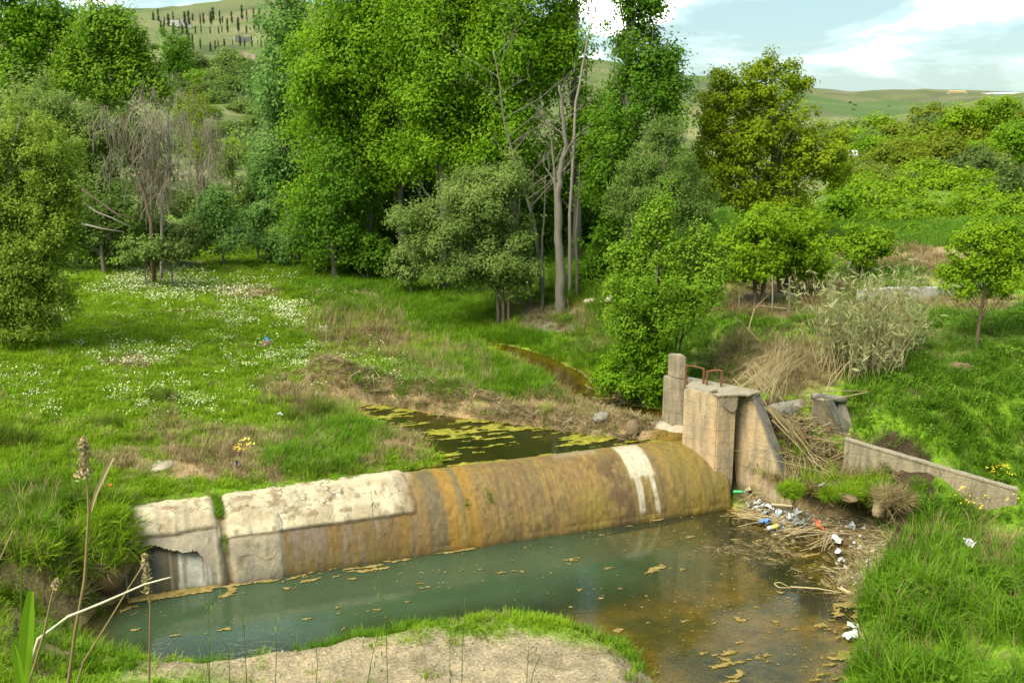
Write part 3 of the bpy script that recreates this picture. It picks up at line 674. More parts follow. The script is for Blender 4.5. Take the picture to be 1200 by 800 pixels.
# deck slab
dk = [(803,452),(812,445),(848,449),(893,458),(880,462),(864,462),(843,463)]
dl = [at_z(u, v, ZT+.012) for u, v in dk]
g = Geo(); g.prism([low(p, ZT-.03) for p in dl], dl); g.build('deck', M['pale_conc'], sl, loc=o_, bevel=.01, label='grey slab over the sluice opening')
# upstream post and parapet
po = at_y(785, 443, 21.3); po2 = at_y(806, 443, 21.2)
g = Geo(); d_ = (po2-po); d_.z = 0; bk = Vector((-.1, .3, 0))
z1 = at_y(785, 443, 21.3).z; z2 = at_y(795, 416, 21.3).z
f4 = [po, po+d_, po+d_+bk, po+bk]; g.prism([low(p, .6) for p in f4], [low(p, z1) for p in f4]); g.build('post', M['pale_conc'], sl, loc=o_, bevel=.018)
g = Geo(); f4 = [po+d_*.16, po+d_*.95, po+d_*.9+bk*.9, po+d_*.2+bk*.9]; g.prism([low(p, z1-.01) for p in f4], [low(p, z2) for p in [po+d_*.14+bk*.05, po+d_*.9+bk*.05, po+d_*.9+bk*.9, po+d_*.15+bk*.9]])
g.build('post_cap', M['pale_conc'], sl, loc=o_, bevel=.03, sub=2, rough=.03)
w0, w1 = at_y(805, 443, 21.25), at_y(852, 453, 20.75); bk = Vector((.05, .16, 0))
g = Geo(); g.prism([low(w0, 1.2), low(w1, 1.2), low(w1, 1.2)+bk, low(w0, 1.2)+bk], [w0, w1, w1+bk, w0+bk]); g.build('parapet', M['grey_conc'], sl, loc=o_, bevel=.01, sub=2, rough=.012)
# rusty gate guides (two frames)
def gate(pu, pv_, pu2, pv2, lean, lab, Y):
    a, b = at_y(pu, pv_, Y), at_y(pu2, pv2, Y-.15); h = lean
    fr = empty('gate_frame', a, label=lab, category='gate frame')
    t = [a, a+Vector((0, 0, h)), b+Vector((0, 0, h)), b]
    for i, (p_, q_) in enumerate(((t[0], t[1]), (t[3], t[2]))):
        g = Geo(); w = .022
        g.prism([p_+Vector((x, y, -.12)) for x, y in ((-w, -w), (w, -w), (w, w), (-w, w))], [q_+Vector((x, y, 0)) for x, y in ((-w, -w), (w, -w), (w, w), (-w, w))])
        g.build('upright', M['rust'], fr, loc=a, bevel=.004)
    g = Geo(); k = [t[1]+(t[2]-t[1])*s+Vector((0, 0, .03*abs(math.sin(math.pi*s))**.5+random.uniform(-.004, .004))) for s in np.linspace(-.04, 1.04, 8)]
    g.tube(k, .02, 6); g.build('crossbar', M['rust'], fr, loc=a)
    g = Geo(); mid = (t[1]+t[2])/2; g.tube([mid+Vector((0, 0, .02)), mid+Vector((.01, 0, .10))], .012, 5); g.build('spindle', M['rust'], fr, loc=a)
    return fr
gate(803, 452, 824, 456, .44, 'taller left rusty iron gate frame beside the pale post', 20.9)
gate(828, 456, 845, 455, .38, 'shorter right rusty iron gate frame on the concrete deck', 20.65)
g = Geo(); pk = at_z(836, 457, ZT+.06)
g.box(pk, .16, .1, .05, Matrix.Rotation(.4, 3, 'Z')); g.build('stone', M['stone'], None, loc=pk, bevel=.015, rough=.02, label='small pale stone lying on the sluice deck below the rusty frames', category='stone')
LEDGE = []; M['bankrock'] = plain('ochre_bank_soil', (.17,.11,.045), .95, .5, 6)
# rubble ledge between berm and pier
for k, (u, v, z, r_) in enumerate([(772,503,1.22,(.42,.2,.2)), (794,508,1.22,(.3,.16,.2)), (752,508,1.18,(.3,.14,.13)), (790,496,1.25,(.2,.2,.16))]):
    LEDGE.append((at_z(u, v, z), r_, ('crumbled pale rubble block in the middle of the ledge by the front pier', 'rubble block touching the front pier', 'low rubble block next to the dirt berm', 'small rubble block behind the others at the pier')[k]))

# ------------------------------------------------------------------ right head wall and sloping wall
def slab(name, lo, off, mt, par, o_, **k):
    g = Geo(); g.prism(lo, [p+off for p in lo]); return g.build(name, mt, par, loc=o_, bevel=.015, **k)
hT, hB = at_z(955, 467, 2.32), at_z(992, 514, 1.45)
hb = at_z(946, 503, 1.45); o_ = low(hB, .8)
hw = empty('intake_headwall', o_, label='small trapezoid concrete headwall with a rolled top above the sloping wall', category='headwall')
tT = at_z(966, 469, 2.32); off = Vector((.10, .12, 0))
lo = [hb-Vector((0, 0, .6)), hB-Vector((0, 0, .6)), hB, tT, hT, hb]; slab('left_wing', lo, off, M['pale_conc'], hw, o_)
e1 = hB-tT; nrm = Vector((.3, -.2, .4)).normalized()
b4 = [tT+nrm*.01-Vector((.03, .0, 0)), hB+nrm*.01-Vector((.03, 0, 0)), hB+nrm*.01+off+Vector((.05, .02, 0)), tT+nrm*.01+off+Vector((.05, .02, 0))]
g = Geo(); g.prism(b4, [p+nrm*.04 for p in b4]); g.build('capping', M['band'], hw, loc=o_, bevel=.008)
rT, rB = at_y(989, 470, hT.y+.25), at_y(1003, 507, hT.y+.05); rM = at_y(986, 512, hT.y)
lo = [rM-Vector((0, 0, .4)), rB-Vector((0, 0, .4)), rB, rT, at_y(981, 470, hT.y+.25)]; slab('right_wing', lo, Vector((.06, .16, 0)), M['grey_conc'], hw, o_)
b0, b1 = hT+Vector((.05, .22, 0)), rT+Vector((0, .1, 0)); g = Geo(); g.prism([low(b0, 1.2), low(b1, 1.2), low(b1, 1.2)+Vector((0, .1, 0)), low(b0, 1.2)+Vector((0, .1, 0))], [b0, b1, b1+Vector((0, .1, 0)), b0+Vector((0, .1, 0))])
g.build('back_wall', M['pale_conc'], hw, loc=o_, sub=2, rough=.01)
g = Geo(); a, b = hT+Vector((-.02, .08, .03)), rT+Vector((.03, 0, .03)); g.tube([a+(b-a)*k for k in np.linspace(0, 1, 7)], [.075, .08, .078, .082, .08, .078, .072], 10); g.build('roll', M['grey_conc'], hw, loc=o_, smooth=True)
# sloping wall with notches
wa, wb = at_z(990, 516, 1.62), at_z(1193, 576, .98); wv = wb-wa; Lw = wv.length; wdv = Vector((wv.x, wv.y, 0)).normalized(); wn = Vector((-wdv.y, wdv.x, 0))
wall = empty('sloping_wall', low(wa, 1.0), label='long thin concrete wall sloping down to the right below the green bank', category='wall')
g = Geo(); cuts = [0, .44, .475, .555, .59, 1.0]
for i, (a, b) in enumerate(zip(cuts[:-1], cuts[1:])):
    p, q_ = wa+wv*a, wa+wv*b; bot = -.62 if i % 2 == 0 else -.40
    lo = [p+Vector((0, 0, bot)), q_+Vector((0, 0, bot)), q_, p]
    if i % 2 == 0: lo[0].z -= .3; lo[1].z -= .3
    g.prism(lo, [x+wn*.15 for x in lo])
g2 = g.build('wall_panel', M['pale_conc'], wall, loc=low(wa, 1.0), bevel=.004)
g = Geo(); n_ = 26; r_ = [wa+wv*(i/n_) for i in range(n_+1)]
for i in range(n_):
    p, q_ = r_[i]+Vector((0, 0, .003)), r_[i+1]+Vector((0, 0, .003)); h0 = .03
    lo = [p-wn*.015, q_-wn*.015, q_+wn*.165, p+wn*.165]; g.prism(lo, [x+Vector((0, 0, h0+random.uniform(-.004, .006))) for x in lo])
g.build('coping', M['pale_conc'], wall, loc=low(wa, 1.0), rough=.01)
# old grey pipe end by the sticks
pc = at_z(922, 482, 1.85); g = Geo(); ax = Vector((.9, .35, .05)).normalized()
g.tube([pc-ax*.42, pc-ax*.36, pc-ax*.1, pc+ax*.2, pc+ax*.45], [.17, .22, .23, .23, .22], 16); g.build('concrete_pipe', M['band'], None, loc=pc, smooth=True, sub=1, rough=.03, label='rounded grey concrete pipe half buried in dry cane beside the headwall', category='pipe')
# fallen orange concrete chunk below rear pier
def rock(name, c, r, mt, seed, **p):
    bm = bmesh.new(); bmesh.ops.create_icosphere(bm, subdivisions=3, radius=1)
    co = np.array([v.co[:] for v in bm.verts]); k = .42+.95*fbm(co[:, 0]*1.5+seed, co[:, 1]*1.5, co[:, 2]*1.5, 4)+.22*fbm(co[:, 0]*6, co[:, 1]*6+seed, co[:, 2]*6, 2)
    for v, s in zip(bm.verts, k):
        v.co *= float(s); v.co.x *= r[0]; v.co.y *= r[1]; v.co.z *= r[2]
    for f in bm.faces: f.smooth = True
    me = bpy.data.meshes.new(name); bm.to_mesh(me); bm.free(); me.materials.append(mt)
    o = bpy.data.objects.new(name, me); o.location = c; o.rotation_euler = (0, 0, seed*1.7); return put(o, None, **p)
for (u, v, z, r, mt, lab) in [(1030,598,.55,(.13,.12,.16),'pier','small pinkish block standing in the undercut right bank'),
    (212,309,2.48,(.8,.35,.12),'stone','long pale flat slab at the far end of the daisy meadow'),
    (190,545,1.42,(.42,.24,.09),'stone','pale flat boulder in the dry grass above the left weir bay'),
    (158,425,1.9,(.4,.25,.09),'soilrock','low earthy mound among daisies in the middle of the meadow'),
    (290,345,2.1,(.5,.3,.1),'soilrock','long earthy mound on the far right of the meadow'),
    (312,404,1.75,(.2,.2,.14),'soilrock','small mound with a scrap of blue plastic on it'),
    (1125,430,2.62,(.3,.22,.16),'soilrock','heap of pale dry leaves on the upper right bank'),
    (742,503,1.3,(.22,.2,.2),'soilrock','rounded root ball at the right end of the dirt berm'),
    (705,497,1.33,(.2,.16,.14),'grey_conc','grey lump on the dirt berm near the pier'),
    (715,350,2.6,(.16,.12,.12),'stone','pale stone under the ivy left of the young poplar'),
    (692,352,2.4,(.22,.12,.1),'stone','pale slab beside the main poplar trunk'),
    (462,608,.1,(.12,.1,.08),'stone','x')][:11]:
    p = at_z(u, v, z); p.z = max(p.z-.03, H(p.x, p.y)+r[2]*.1) if v < 520 else p.z
    rock('boulder' if mt in ('stone', 'pier', 'grey_conc') else 'earth_mound', p, r, M[mt], (u*7 % 13)*.7, label=lab, category='rock' if mt != 'soilrock' else 'mound')

for k, (p, r_, lab) in enumerate(LEDGE): rock('rubble_block', p, r_, M['stone'], 3.3+k*2.1, label=lab, category='rubble', group='rubble ledge')
# ------------------------------------------------------------------ trees
def leafverts(cen, nrm, size, aspect, up_bias=None):
    n = len(cen); r = rng.normal(size=(n, 3)); a = np.cross(nrm, r); a /= np.linalg.norm(a, axis=1, keepdims=True)+1e-9
    if up_bias is not None:
        a = a*(1-abs(up_bias))+np.array((0, 0, up_bias)); a /= np.linalg.norm(a, axis=1, keepdims=True)+1e-9
    b = np.cross(nrm, a); b /= np.linalg.norm(b, axis=1, keepdims=True)+1e-9
    s = (size*rng.uniform(.6, 1.3, n))[:, None]
    V = np.stack([cen-a*s*.5, cen+b*s*.5/aspect+nrm*s*.06, cen+a*s*.5, cen-b*s*.5/aspect+nrm*s*.06], 1)
    return V.reshape(-1, 3)
def unit(n):
    r = rng.normal(size=(n, 3)); return r/np.linalg.norm(r, axis=1, keepdims=True)
def crown_arrays(blobs, size, cover=2.6, clump_px=15, aspect=1.5, flat=.75, out=.9, up_bias=None, droop=0, fill=.45):
    """blobs: (centre, rx, ry, rz, px area, m per px)"""
    VV, TT, CL = [], [], []
    for c, rx, ry, rz, area, mpp in blobs:
        ncl = max(6, int(area/(math.pi*clump_px**2)*4.2)); d = unit(ncl); rad = rng.uniform(0, 1, ncl)**fill
        lump = .82+.36*fbm(d[:, 0]*1.6+c[0], d[:, 1]*1.6+c[1], d[:, 2]*1.6, 2)
        cc = np.array(c)+d*(rad*lump)[:, None]*np.array((rx, ry, rz))
        per = max(5, int(cover*area/(ncl*(size/mpp)**2/aspect*.5)))
        cr_ = clump_px*mpp*rng.uniform(.6, 1.35, ncl)
        tone = rng.uniform(0, 1, ncl)
        k = np.repeat(np.arange(ncl), (per*(cr_/cr_.mean())**1.5).astype(int)+1)
        o = rng.normal(size=(len(k), 3))*.5; o[:, 2] *= flat
        o = o*cr_[k][:, None]
        if droop: o[:, 2] -= droop*np.hypot(o[:, 0], o[:, 1])
        cen = cc[k]+o
        on = o/(np.linalg.norm(o, axis=1, keepdims=True)+1e-9)
        nr = on*.7+d[k]*.5*out+np.array((-.18, -.15, .62))+rng.normal(size=(len(k), 3))*.42
        nr /= np.linalg.norm(nr, axis=1, keepdims=True)
        VV.append(leafverts(cen, nr, np.full(len(k), size), aspect, up_bias)); TT.append(np.repeat(np.clip(tone[k]*.7+rng.uniform(0, .35, len(k)), 0, 1), 4))
        CL.append(cc)
    return np.concatenate(VV), np.concatenate(TT), np.concatenate(CL)
NLEAF = 0
def tree(name, label, base_u, Y, blobs, mt, leaf_px=4.6, cover=2.6, clump=15, aspect=1.5, trunk=.12, bark='bark', depthf=.8, base=None, limbs=14, stems=1, group=None, cat='tree', fill=.45, flat=.75, up_bias=None, droop=0, twigs=0, **_):
    global NLEAF
    if base is None:
        t = at_y(base_u, 300, Y); base = Vector((t.x, Y, 0)); base.z = H(base.x, base.y)
    else: Y = base.y
    bl = []
    for b in blobs:
        u, v, ru, rv = b[:4]; dy = b[4] if len(b) > 4 else 0
        x, y, w = ray(u, v); t = (Y+dy)/y; mpp = t/F
        c = Vector((x*t, Y+dy, CAMZ+w*t)); bl.append((tuple(c-base), ru*mpp, (ru+rv)*.5*mpp*depthf, rv*mpp, math.pi*ru*rv*(b[5] if len(b) > 5 else 1), mpp))
    mpp = bl[0][5]
    V, T, CL = crown_arrays(bl, leaf_px*.90*mpp, cover*1.95, clump, aspect, flat=flat, fill=fill, up_bias=up_bias, droop=droop)
    gz = -.1
    kf = V[:, 2].reshape(-1, 4).min(1) > gz; V = V.reshape(-1, 4, 3)[kf].reshape(-1, 3); T = T.reshape(-1, 4)[kf].ravel()
    NLEAF += len(V)//4
    p = dict(label=label, category=cat)
    if group: p['group'] = group
    root = empty(name, base, **p)
    mobj('crown', fast_mesh('crown', V, np.arange(len(V)), 4, M[mt], {'tint': T}), root, kind='stuff')
    g = Geo(); topc = max(bl, key=lambda q: q[0][2]+q[3]); topz = topc[0][2]+topc[3]*.75
    for s_ in range(stems):
        ox = (s_-(stems-1)/2)*trunk*2.6; tx = topc[0][0]+ox*3; ty = topc[0][1]+random.uniform(-.2, .2); path = []
        for i in range(9):
            k = i/8; path.append(Vector((ox+(tx-ox)*k**1.3+.05*math.sin(i*1.7+s_)*trunk*6, ty*k**1.3+random.uniform(-.4, .4)*trunk, -.25+(topz+.25)*k)))
        rad = [trunk*(1.25 if i == 0 else 1)*(1-.9*i/8)+.006 for i in range(9)]
        g.tube(path, rad, 7)
        idx = rng.choice(len(CL), min(limbs, len(CL)), replace=False)
        for j in idx:
            e = Vector(CL[j]); k = min(.85, max(.12, (e.z/topz)*.62)); q = k*8; i0 = int(q); st = path[i0].lerp(path[min(i0+1, 8)], q-i0)
            r0 = rad[i0]*.3; mid = st.lerp(e, .5)+Vector((random.uniform(-.1, .1), random.uniform(-.1, .1), -.08))*(e-st).length
            g.tube([st, st.lerp(mid, .5)+Vector((0, 0, -.02)), mid, mid.lerp(e, .5), e], [r0, r0*.75, r0*.55, r0*.35, r0*.15+.003], 5, cap=False)
    g.build('trunk', M[bark], root, smooth=True)
    return root

# --- the tall poplar grove in the centre
GP = 'tall poplars of the river grove'
tree('poplar_tree', 'broad bright green poplar filling the left half of the central grove', 430, 40, [(430,40,88,95),(385,150,48,60),(440,150,62,70),(420,-70,70,70),(400,240,55,50),(430,-200,70,90,0,.45),(435,-340,50,90,0,.45)], 'poplar', trunk=.22, limbs=30, clump=20, flat=.95, fill=.6, group=GP)
tree('poplar_tree', 'leafy mid green poplar just left of the bare pale branches', 520, 37, [(515,50,70,90),(505,150,60,70),(525,-60,60,70),(520,-200,60,90,0,.45),(515,-330,42,80,0,.45)], 'poplar', trunk=.2, limbs=26, clump=20, flat=.95, fill=.6, group=GP)
tree('poplar_tree', 'bright poplar rising behind the bare pale branches', 600, 36, [(595,30,62,80),(600,120,55,70),(600,-80,50,60),(590,190,45,45),(600,-200,52,90,0,.45),(598,-370,44,100,0,.45)], 'poplar', trunk=.18, limbs=26, clump=19, flat=.95, fill=.6, group=GP)
tree('poplar_tree', 'spreading poplar joining the broad poplar and the leafy one behind it', 470, 39, [(470,10,62,50),(468,95,56,56),(455,190,60,40),(380,90,50,50)], 'poplar', trunk=.18, limbs=24, clump=19, fill=.6, group=GP)
tree('poplar_tree', 'spreading poplar between the bare limbs and the left part of the grove', 556, 38, [(560,20,56,54),(556,110,52,50),(552,190,56,34),(640,40,44,44)], 'poplar', trunk=.17, limbs=24, clump=19, fill=.6, group=GP)
tree('poplar_tree', 'slim mid green poplar behind the forked grey trunk', 675, 37, [(655,70,38,60),(660,-10,28,50),(665,-120,30,70,0,.5),(668,-240,26,70,0,.5),(690,150,38,50),(650,190,40,50)], 'poplar', trunk=.16, limbs=24, clump=17, flat=.95, fill=.6, group=GP)
tree('poplar_tree', 'tall narrow blue-green poplar at the right edge of the grove', 735, 34, [(745,20,42,55),(752,85,42,50),(725,150,42,55),(740,-60,34,60),(782,75,20,38),(786,128,24,36),(800,100,10,20),(715,215,40,45),(740,-180,34,80,0,.5),(738,-310,28,80,0,.5)], 'poplar_dark', trunk=.17, limbs=28, clump=15, flat=1.0, fill=.6, group=GP)
tree('poplar_tree', 'pale grey-green poplar at the left edge of the grove', 340, 44, [(330,40,32,45),(322,110,34,45),(330,-30,28,45),(325,190,38,50)], 'silver', trunk=.16, limbs=14, group=GP, clump=15, flat=1.0)
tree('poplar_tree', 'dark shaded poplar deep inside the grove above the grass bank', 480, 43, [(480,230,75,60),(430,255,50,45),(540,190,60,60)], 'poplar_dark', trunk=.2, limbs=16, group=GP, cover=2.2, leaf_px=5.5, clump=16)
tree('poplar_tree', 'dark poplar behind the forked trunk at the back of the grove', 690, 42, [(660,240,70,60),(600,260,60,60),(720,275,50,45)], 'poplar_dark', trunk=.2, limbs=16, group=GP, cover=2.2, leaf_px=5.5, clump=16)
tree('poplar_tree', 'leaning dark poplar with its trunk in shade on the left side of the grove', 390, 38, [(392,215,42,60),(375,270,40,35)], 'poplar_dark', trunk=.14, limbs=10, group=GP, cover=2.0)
tree('willow_tree', 'grey-green bushy willow spreading over the lawn in front of the grove', 590, 31.5, [(555,240,62,45),(530,285,55,38),(590,290,45,45),(585,215,40,35),(480,262,24,24),(560,318,56,22),(608,320,26,26)], 'willow', trunk=.06, stems=3, clump=12, aspect=2.6, leaf_px=4.6, limbs=12, bark='bark_dark')
tree('willow_shrub', 'small silvery shrub at the foot of the grove beside the bright grass', 350, 40, [(352,275,32,26),(325,290,30,20)], 'silver', trunk=.04, clump=10, leaf_px=4)
tree('willow_shrub', 'low green shrub under the dark poplar left of the bushy willow', 480, 36, [(488,300,30,20),(470,318,22,12)], 'willow', trunk=.04, clump=9, leaf_px=4)
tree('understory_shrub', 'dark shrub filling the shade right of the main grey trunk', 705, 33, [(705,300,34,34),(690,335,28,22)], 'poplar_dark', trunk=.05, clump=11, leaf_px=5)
tree('tamarisk_tree', 'feathery grey-green tamarisk between the tall poplar and the olive-coloured tree', 770, 31, [(772,205,48,45),(745,235,40,32),(810,240,34,45),(780,160,26,22)], 'tamarisk', trunk=.09, clump=10, aspect=2.8, leaf_px=4.2, up_bias=.45, limbs=14)
tree('olive_green_tree', 'round yellow-olive tree with ragged sprigs against the cloudy sky', 905, 36, [(895,150,70,62),(860,190,52,52),(940,190,48,50),(885,108,52,30),(900,235,60,30),(835,130,26,40),(905,82,40,14),(940,98,24,12),(845,88,18,16),(825,195,26,50),(978,185,22,42),(903,68,8,9)], 'olive', trunk=.2, clump=9, cover=2.2, leaf_px=4.4, limbs=30, fill=.5)
for k, (u, v) in enumerate([(820,85),(838,78),(858,75),(905,72),(903,60),(880,84),(928,92),(948,98),(935,84),(972,135),(850,95),(978,160)]): pass
# young poplar in front of the sluice
tree('young_poplar', 'fresh bright green young poplar beside the sluice with a pointed top', 768, 24.5, [(777,226,11,26),(768,262,24,26),(756,296,38,30),(790,296,24,28),(750,340,50,32,-.4),(735,300,28,18),(760,375,50,26,-.5),(730,380,30,24)], 'bright', trunk=.035, stems=2, clump=8, limbs=14, bark='bark_dark', leaf_px=4.2, cover=2.1, flat=1.5, base=hit(772, 468))
tree('young_poplar', 'lower bright green sapling leaning right of the pointed young poplar', 800, 24.3, [(822,284,20,26),(818,330,38,36,-.3),(838,310,20,26),(798,362,28,26,-.4)], 'bright', trunk=.03, stems=2, clump=8, limbs=12, leaf_px=4.2, cover=2.1, flat=1.4, base=hit(786, 462), bark='bark_brown')
tree('ivy_thicket', 'dense green ivy and bramble mound hanging round the young poplar stems', 750, 24.2, [(752,405,38,30,-.3),(735,440,30,28),(776,425,24,34,-.4),(760,452,36,20,-.3),(715,440,18,24)], 'poplar', trunk=.04, clump=9, leaf_px=4.0, cover=2.4, base=hit(755, 472), cat='thicket')
# left side
tree('willow_tree', 'large olive-green willow leaning in from the left edge over the meadow', -15, 25, [(30,180,62,55),(15,260,66,60),(-40,220,70,90),(60,245,34,45),(30,315,56,38),(70,215,30,34),(0,350,66,26),(55,335,30,26),(10,378,60,24),(50,362,34,20),(75,270,24,34)], 'willow_fresh', trunk=.16, clump=12, aspect=2.2, leaf_px=4.6, limbs=24, cover=2.6, depthf=.7)
tree('willow_tree', 'grey-green willow rounded behind the olive-green one', 90, 36, [(95,150,48,40),(70,130,40,32),(105,205,44,40),(130,150,26,30)], 'willow', trunk=.12, clump=12, aspect=2.4, leaf_px=4.4, limbs=16)
tree('willow_tree', 'dark blue-green willow low between the rounded willow and the leaning dead tree', 120, 35, [(118,245,34,34),(95,268,38,26),(140,262,26,26)], 'tamarisk', trunk=.08, clump=11, aspect=2.2, leaf_px=4.2)
GL = 'bright poplars behind the left bank'
tree('poplar_tree', 'dark bright green poplar cut by the top left corner', 25, 46, [(20,40,52,46),(35,95,56,38),(64,30,34,40),(10,-10,50,40),(85,75,30,30)], 'poplar', trunk=.16, clump=15, group=GL, limbs=10)
tree('poplar_tree', 'yellow-green poplar with a ragged two-peaked top on the left', 135, 45, [(122,42,32,40),(152,52,30,38),(165,92,36,28),(112,90,50,34),(180,105,24,18),(108,15,16,22),(140,22,16,22),(90,60,30,30)], 'bright', trunk=.15, clump=12, group=GL, limbs=14, flat=1.2)
tree('poplar_tree', 'small dark poplar alone on the slope right of the ragged poplar', 204, 80, [(203,58,20,26),(212,72,16,14)], 'poplar_dark', trunk=.2, clump=8, leaf_px=3.6)
tree('dry_willow', 'thin olive tree with drooping grey twigs right of the leaning dead tree', 236, 44, [(228,130,24,28),(236,165,24,34)], 'olive', trunk=.1, clump=10, leaf_px=3.6, cover=1.0, aspect=2.6, bark='bark_dark')
tree('silver_sapling', 'pale blue-green sapling at the edge of the far lawn', 262, 39, [(250,246,24,30),(262,275,40,24),(236,268,22,20)], 'silver', trunk=.05, clump=8, leaf_px=4, aspect=1.8, flat=1.1)
tree('silver_sapling', 'second pale sapling nearer the grove edge', 300, 41, [(300,262,24,22),(315,240,18,26)], 'silver', trunk=.05, clump=8, leaf_px=4)
tree('fruit_tree', 'bright green bush in the garden gap behind the silver saplings', 275, 60, [(275,180,16,22),(262,195,14,16)], 'orchard', trunk=.08, clump=7, leaf_px=3.4)
tree('fruit_tree', 'small vivid yellow-green bush high on the left slope', 228, 70, [(228,90,11,8)], 'bright', trunk=.08, clump=5, leaf_px=3.2)
# thicket wall at the back of the left lawn
for i, (u, Y, v, ru, rv, mt, lab) in enumerate([(170,37,262,30,26,'tamarisk','tangled dark bush at the foot of the leaning dead tree'),(205,38,272,26,22,'willow','grey bush under the drooping dead twigs'),
    (168,33.2,284,30,14,'willow','grey-green shrub hiding the foot of the leaning dead tree'),(200,33.5,286,24,12,'scrub','brown-green shrub in front of the twiggy dead tree'),
    (300,46,225,26,30,'willow','dull green bush in the gap left of the grove'),(230,46,225,26,24,'willow','dull bush behind the silver saplings'),(395,39,298,26,18,'poplar_dark','dark low bush at the far end of the bright grass'),(430,38,285,30,22,'poplar_dark','dark bush against the trunks of the left grove'),(620,35,330,30,26,'tamarisk','dark bush among the thin trunks at the gravel patch')]):
    tree('bush', lab, u, Y, [(u, v+6, ru, rv), (u+ru*.5, v+rv*.7, ru*.8, rv*.6), (u-ru*.5, v+rv*.8, ru*.8, rv*.6)], mt, trunk=.03, clump=9, leaf_px=4.2, limbs=6, cat='bush')
# right side orchard
GO = 'fruit trees in the riverside orchard'
tree('fruit_tree', 'round fruit tree with dark trunks at the left end of the orchard', 885, 31, [(878,285,42,36),(862,308,34,22),(900,262,32,24),(885,315,36,18)], 'orchard', trunk=.07, stems=2, clump=10, bark='bark_dark', base=hit(888, 360), group=GO)
tree('fruit_tree', 'wide fruit tree behind the bamboo stakes in the orchard', 935, 33, [(935,280,42,38),(915,262,32,24),(955,305,26,26),(925,312,32,18)], 'orchard', trunk=.07, stems=2, clump=10, bark='bark_dark', base=hit(918, 352), group=GO)
tree('fruit_tree', 'small yellow-green fruit tree on a thin trunk left of the white channel', 1012, 33.5, [(1012,288,38,24),(1032,282,22,16),(992,285,20,16)], 'orchard', trunk=.06, clump=9, bark='bark_dark', base=hit(1008, 330), group=GO)
tree('fruit_tree', 'fruit tree with a slanting forked trunk at the right edge above the bank', 1143, 23.4, [(1150,290,46,30),(1172,322,40,32),(1125,322,22,32),(1165,268,34,18),(1185,290,30,30)], 'orchard', trunk=.045, clump=9, leaf_px=4, cover=2.6, bark='bark_brown', base=hit(1143, 410), group=GO, limbs=26)
tree('fruit_tree', 'broad bright tree behind the orchard at the right', 1115, 45, [(1110,262,46,22),(1150,245,38,20),(1085,248,26,16)], 'orchard', trunk=.1, clump=10, group=GO, bark='bark_dark')
tree('fruit_tree', 'bright tree in the middle distance between the olive tree and the right slope', 1030, 52, [(1020,235,44,22),(1000,255,34,16),(1055,250,26,16)], 'orchard', trunk=.1, clump=10, group=GO)
tree('fruit_tree', 'dense bright tree just right of the olive-coloured tree', 975, 44, [(975,262,26,22),(990,240,22,18)], 'poplar', trunk=.1, clump=9, group=GO)
for u, Y, bl, lab in [(1075, 60, [(1070,232,40,18),(1050,222,24,12)], 'wide bright tree above the broad orchard tree'), (1180, 42, [(1178,262,36,20),(1195,245,24,18)], 'bright tree at the right frame edge behind the slanting fruit tree'), (1000, 62, [(1000,222,34,16),(980,232,20,14)], 'rounded bright tree behind the small yellow-green one'),
    (1060, 38, [(1060,280,30,16),(1085,285,22,12)], 'low bright tree behind the cane stand'), (1140, 52, [(1140,235,30,14)], 'small bright tree in front of the hillside scrub'), (985, 48, [(985,252,34,18)], 'dense bright tree behind the orchard beside the olive-coloured crown'), (1045, 44, [(1045,258,34,16),(1065,268,20,10)], 'low spreading tree behind the small yellow-green fruit tree'), (1090, 48, [(1095,262,34,16),(1075,272,20,12)], 'leafy tree just above the white channel'), (960, 40, [(962,268,24,18)], 'small round tree touching the wide fruit tree'), (1195, 48, [(1195,270,30,20)], 'bright tree cut by the right frame edge above the channel')]:
    tree('fruit_tree', lab, u, Y, bl, 'orchard', trunk=.07, clump=9, group=GO, bark='bark_dark', limbs=10)
GR = 'trees on the right hillside'
for u, Y, bl, mt, lab in [
    (1060, 78, [(1062,195,34,22),(1040,180,20,14)], 'yellowish', 'yellow-green bushy tree low on the right hillside'),
    (1110, 80, [(1105,178,38,26),(1130,190,24,18)], 'yellowish', 'wider olive-yellow tree in the middle of the right hillside'),
    (1085, 66, [(1080,215,34,14),(1110,218,26,12)], 'orchard', 'vivid green bush below the olive-yellow trees'),
    (1150, 100, [(1150,133,36,16),(1175,125,26,12),(1120,140,24,14)], 'orchard', 'bright bush crown on top of the right hillside'),
    (1188, 62, [(1188,155,22,16),(1200,170,18,20),(1175,165,14,10)], 'poplar', 'dark trunked green tree at the right frame edge'),
    (1150, 70, [(1148,185,22,14)], 'scrub', 'grey-blue shrub right of the olive-yellow trees'),
    (1180, 58, [(1180,215,30,18),(1195,235,24,14)], 'scrub', 'dull grey-green scrub at the right edge above the orchard'),
    (1150, 56, [(1140,225,28,12)], 'orchard', 'long low bright bush behind the right orchard tree'),
    (1000, 95, [(1000,178,26,12),(1025,170,18,10)], 'poplar', 'green tree beside the small far roof'),
    (1015, 120, [(1015,163,20,8)], 'scrub', 'low grey scrub on the far valley floor')]:
    tree('hillside_tree', lab, u, Y, bl, mt, trunk=.09, clump=8, leaf_px=3.8, group=GR, limbs=8, bark='bark_dark')
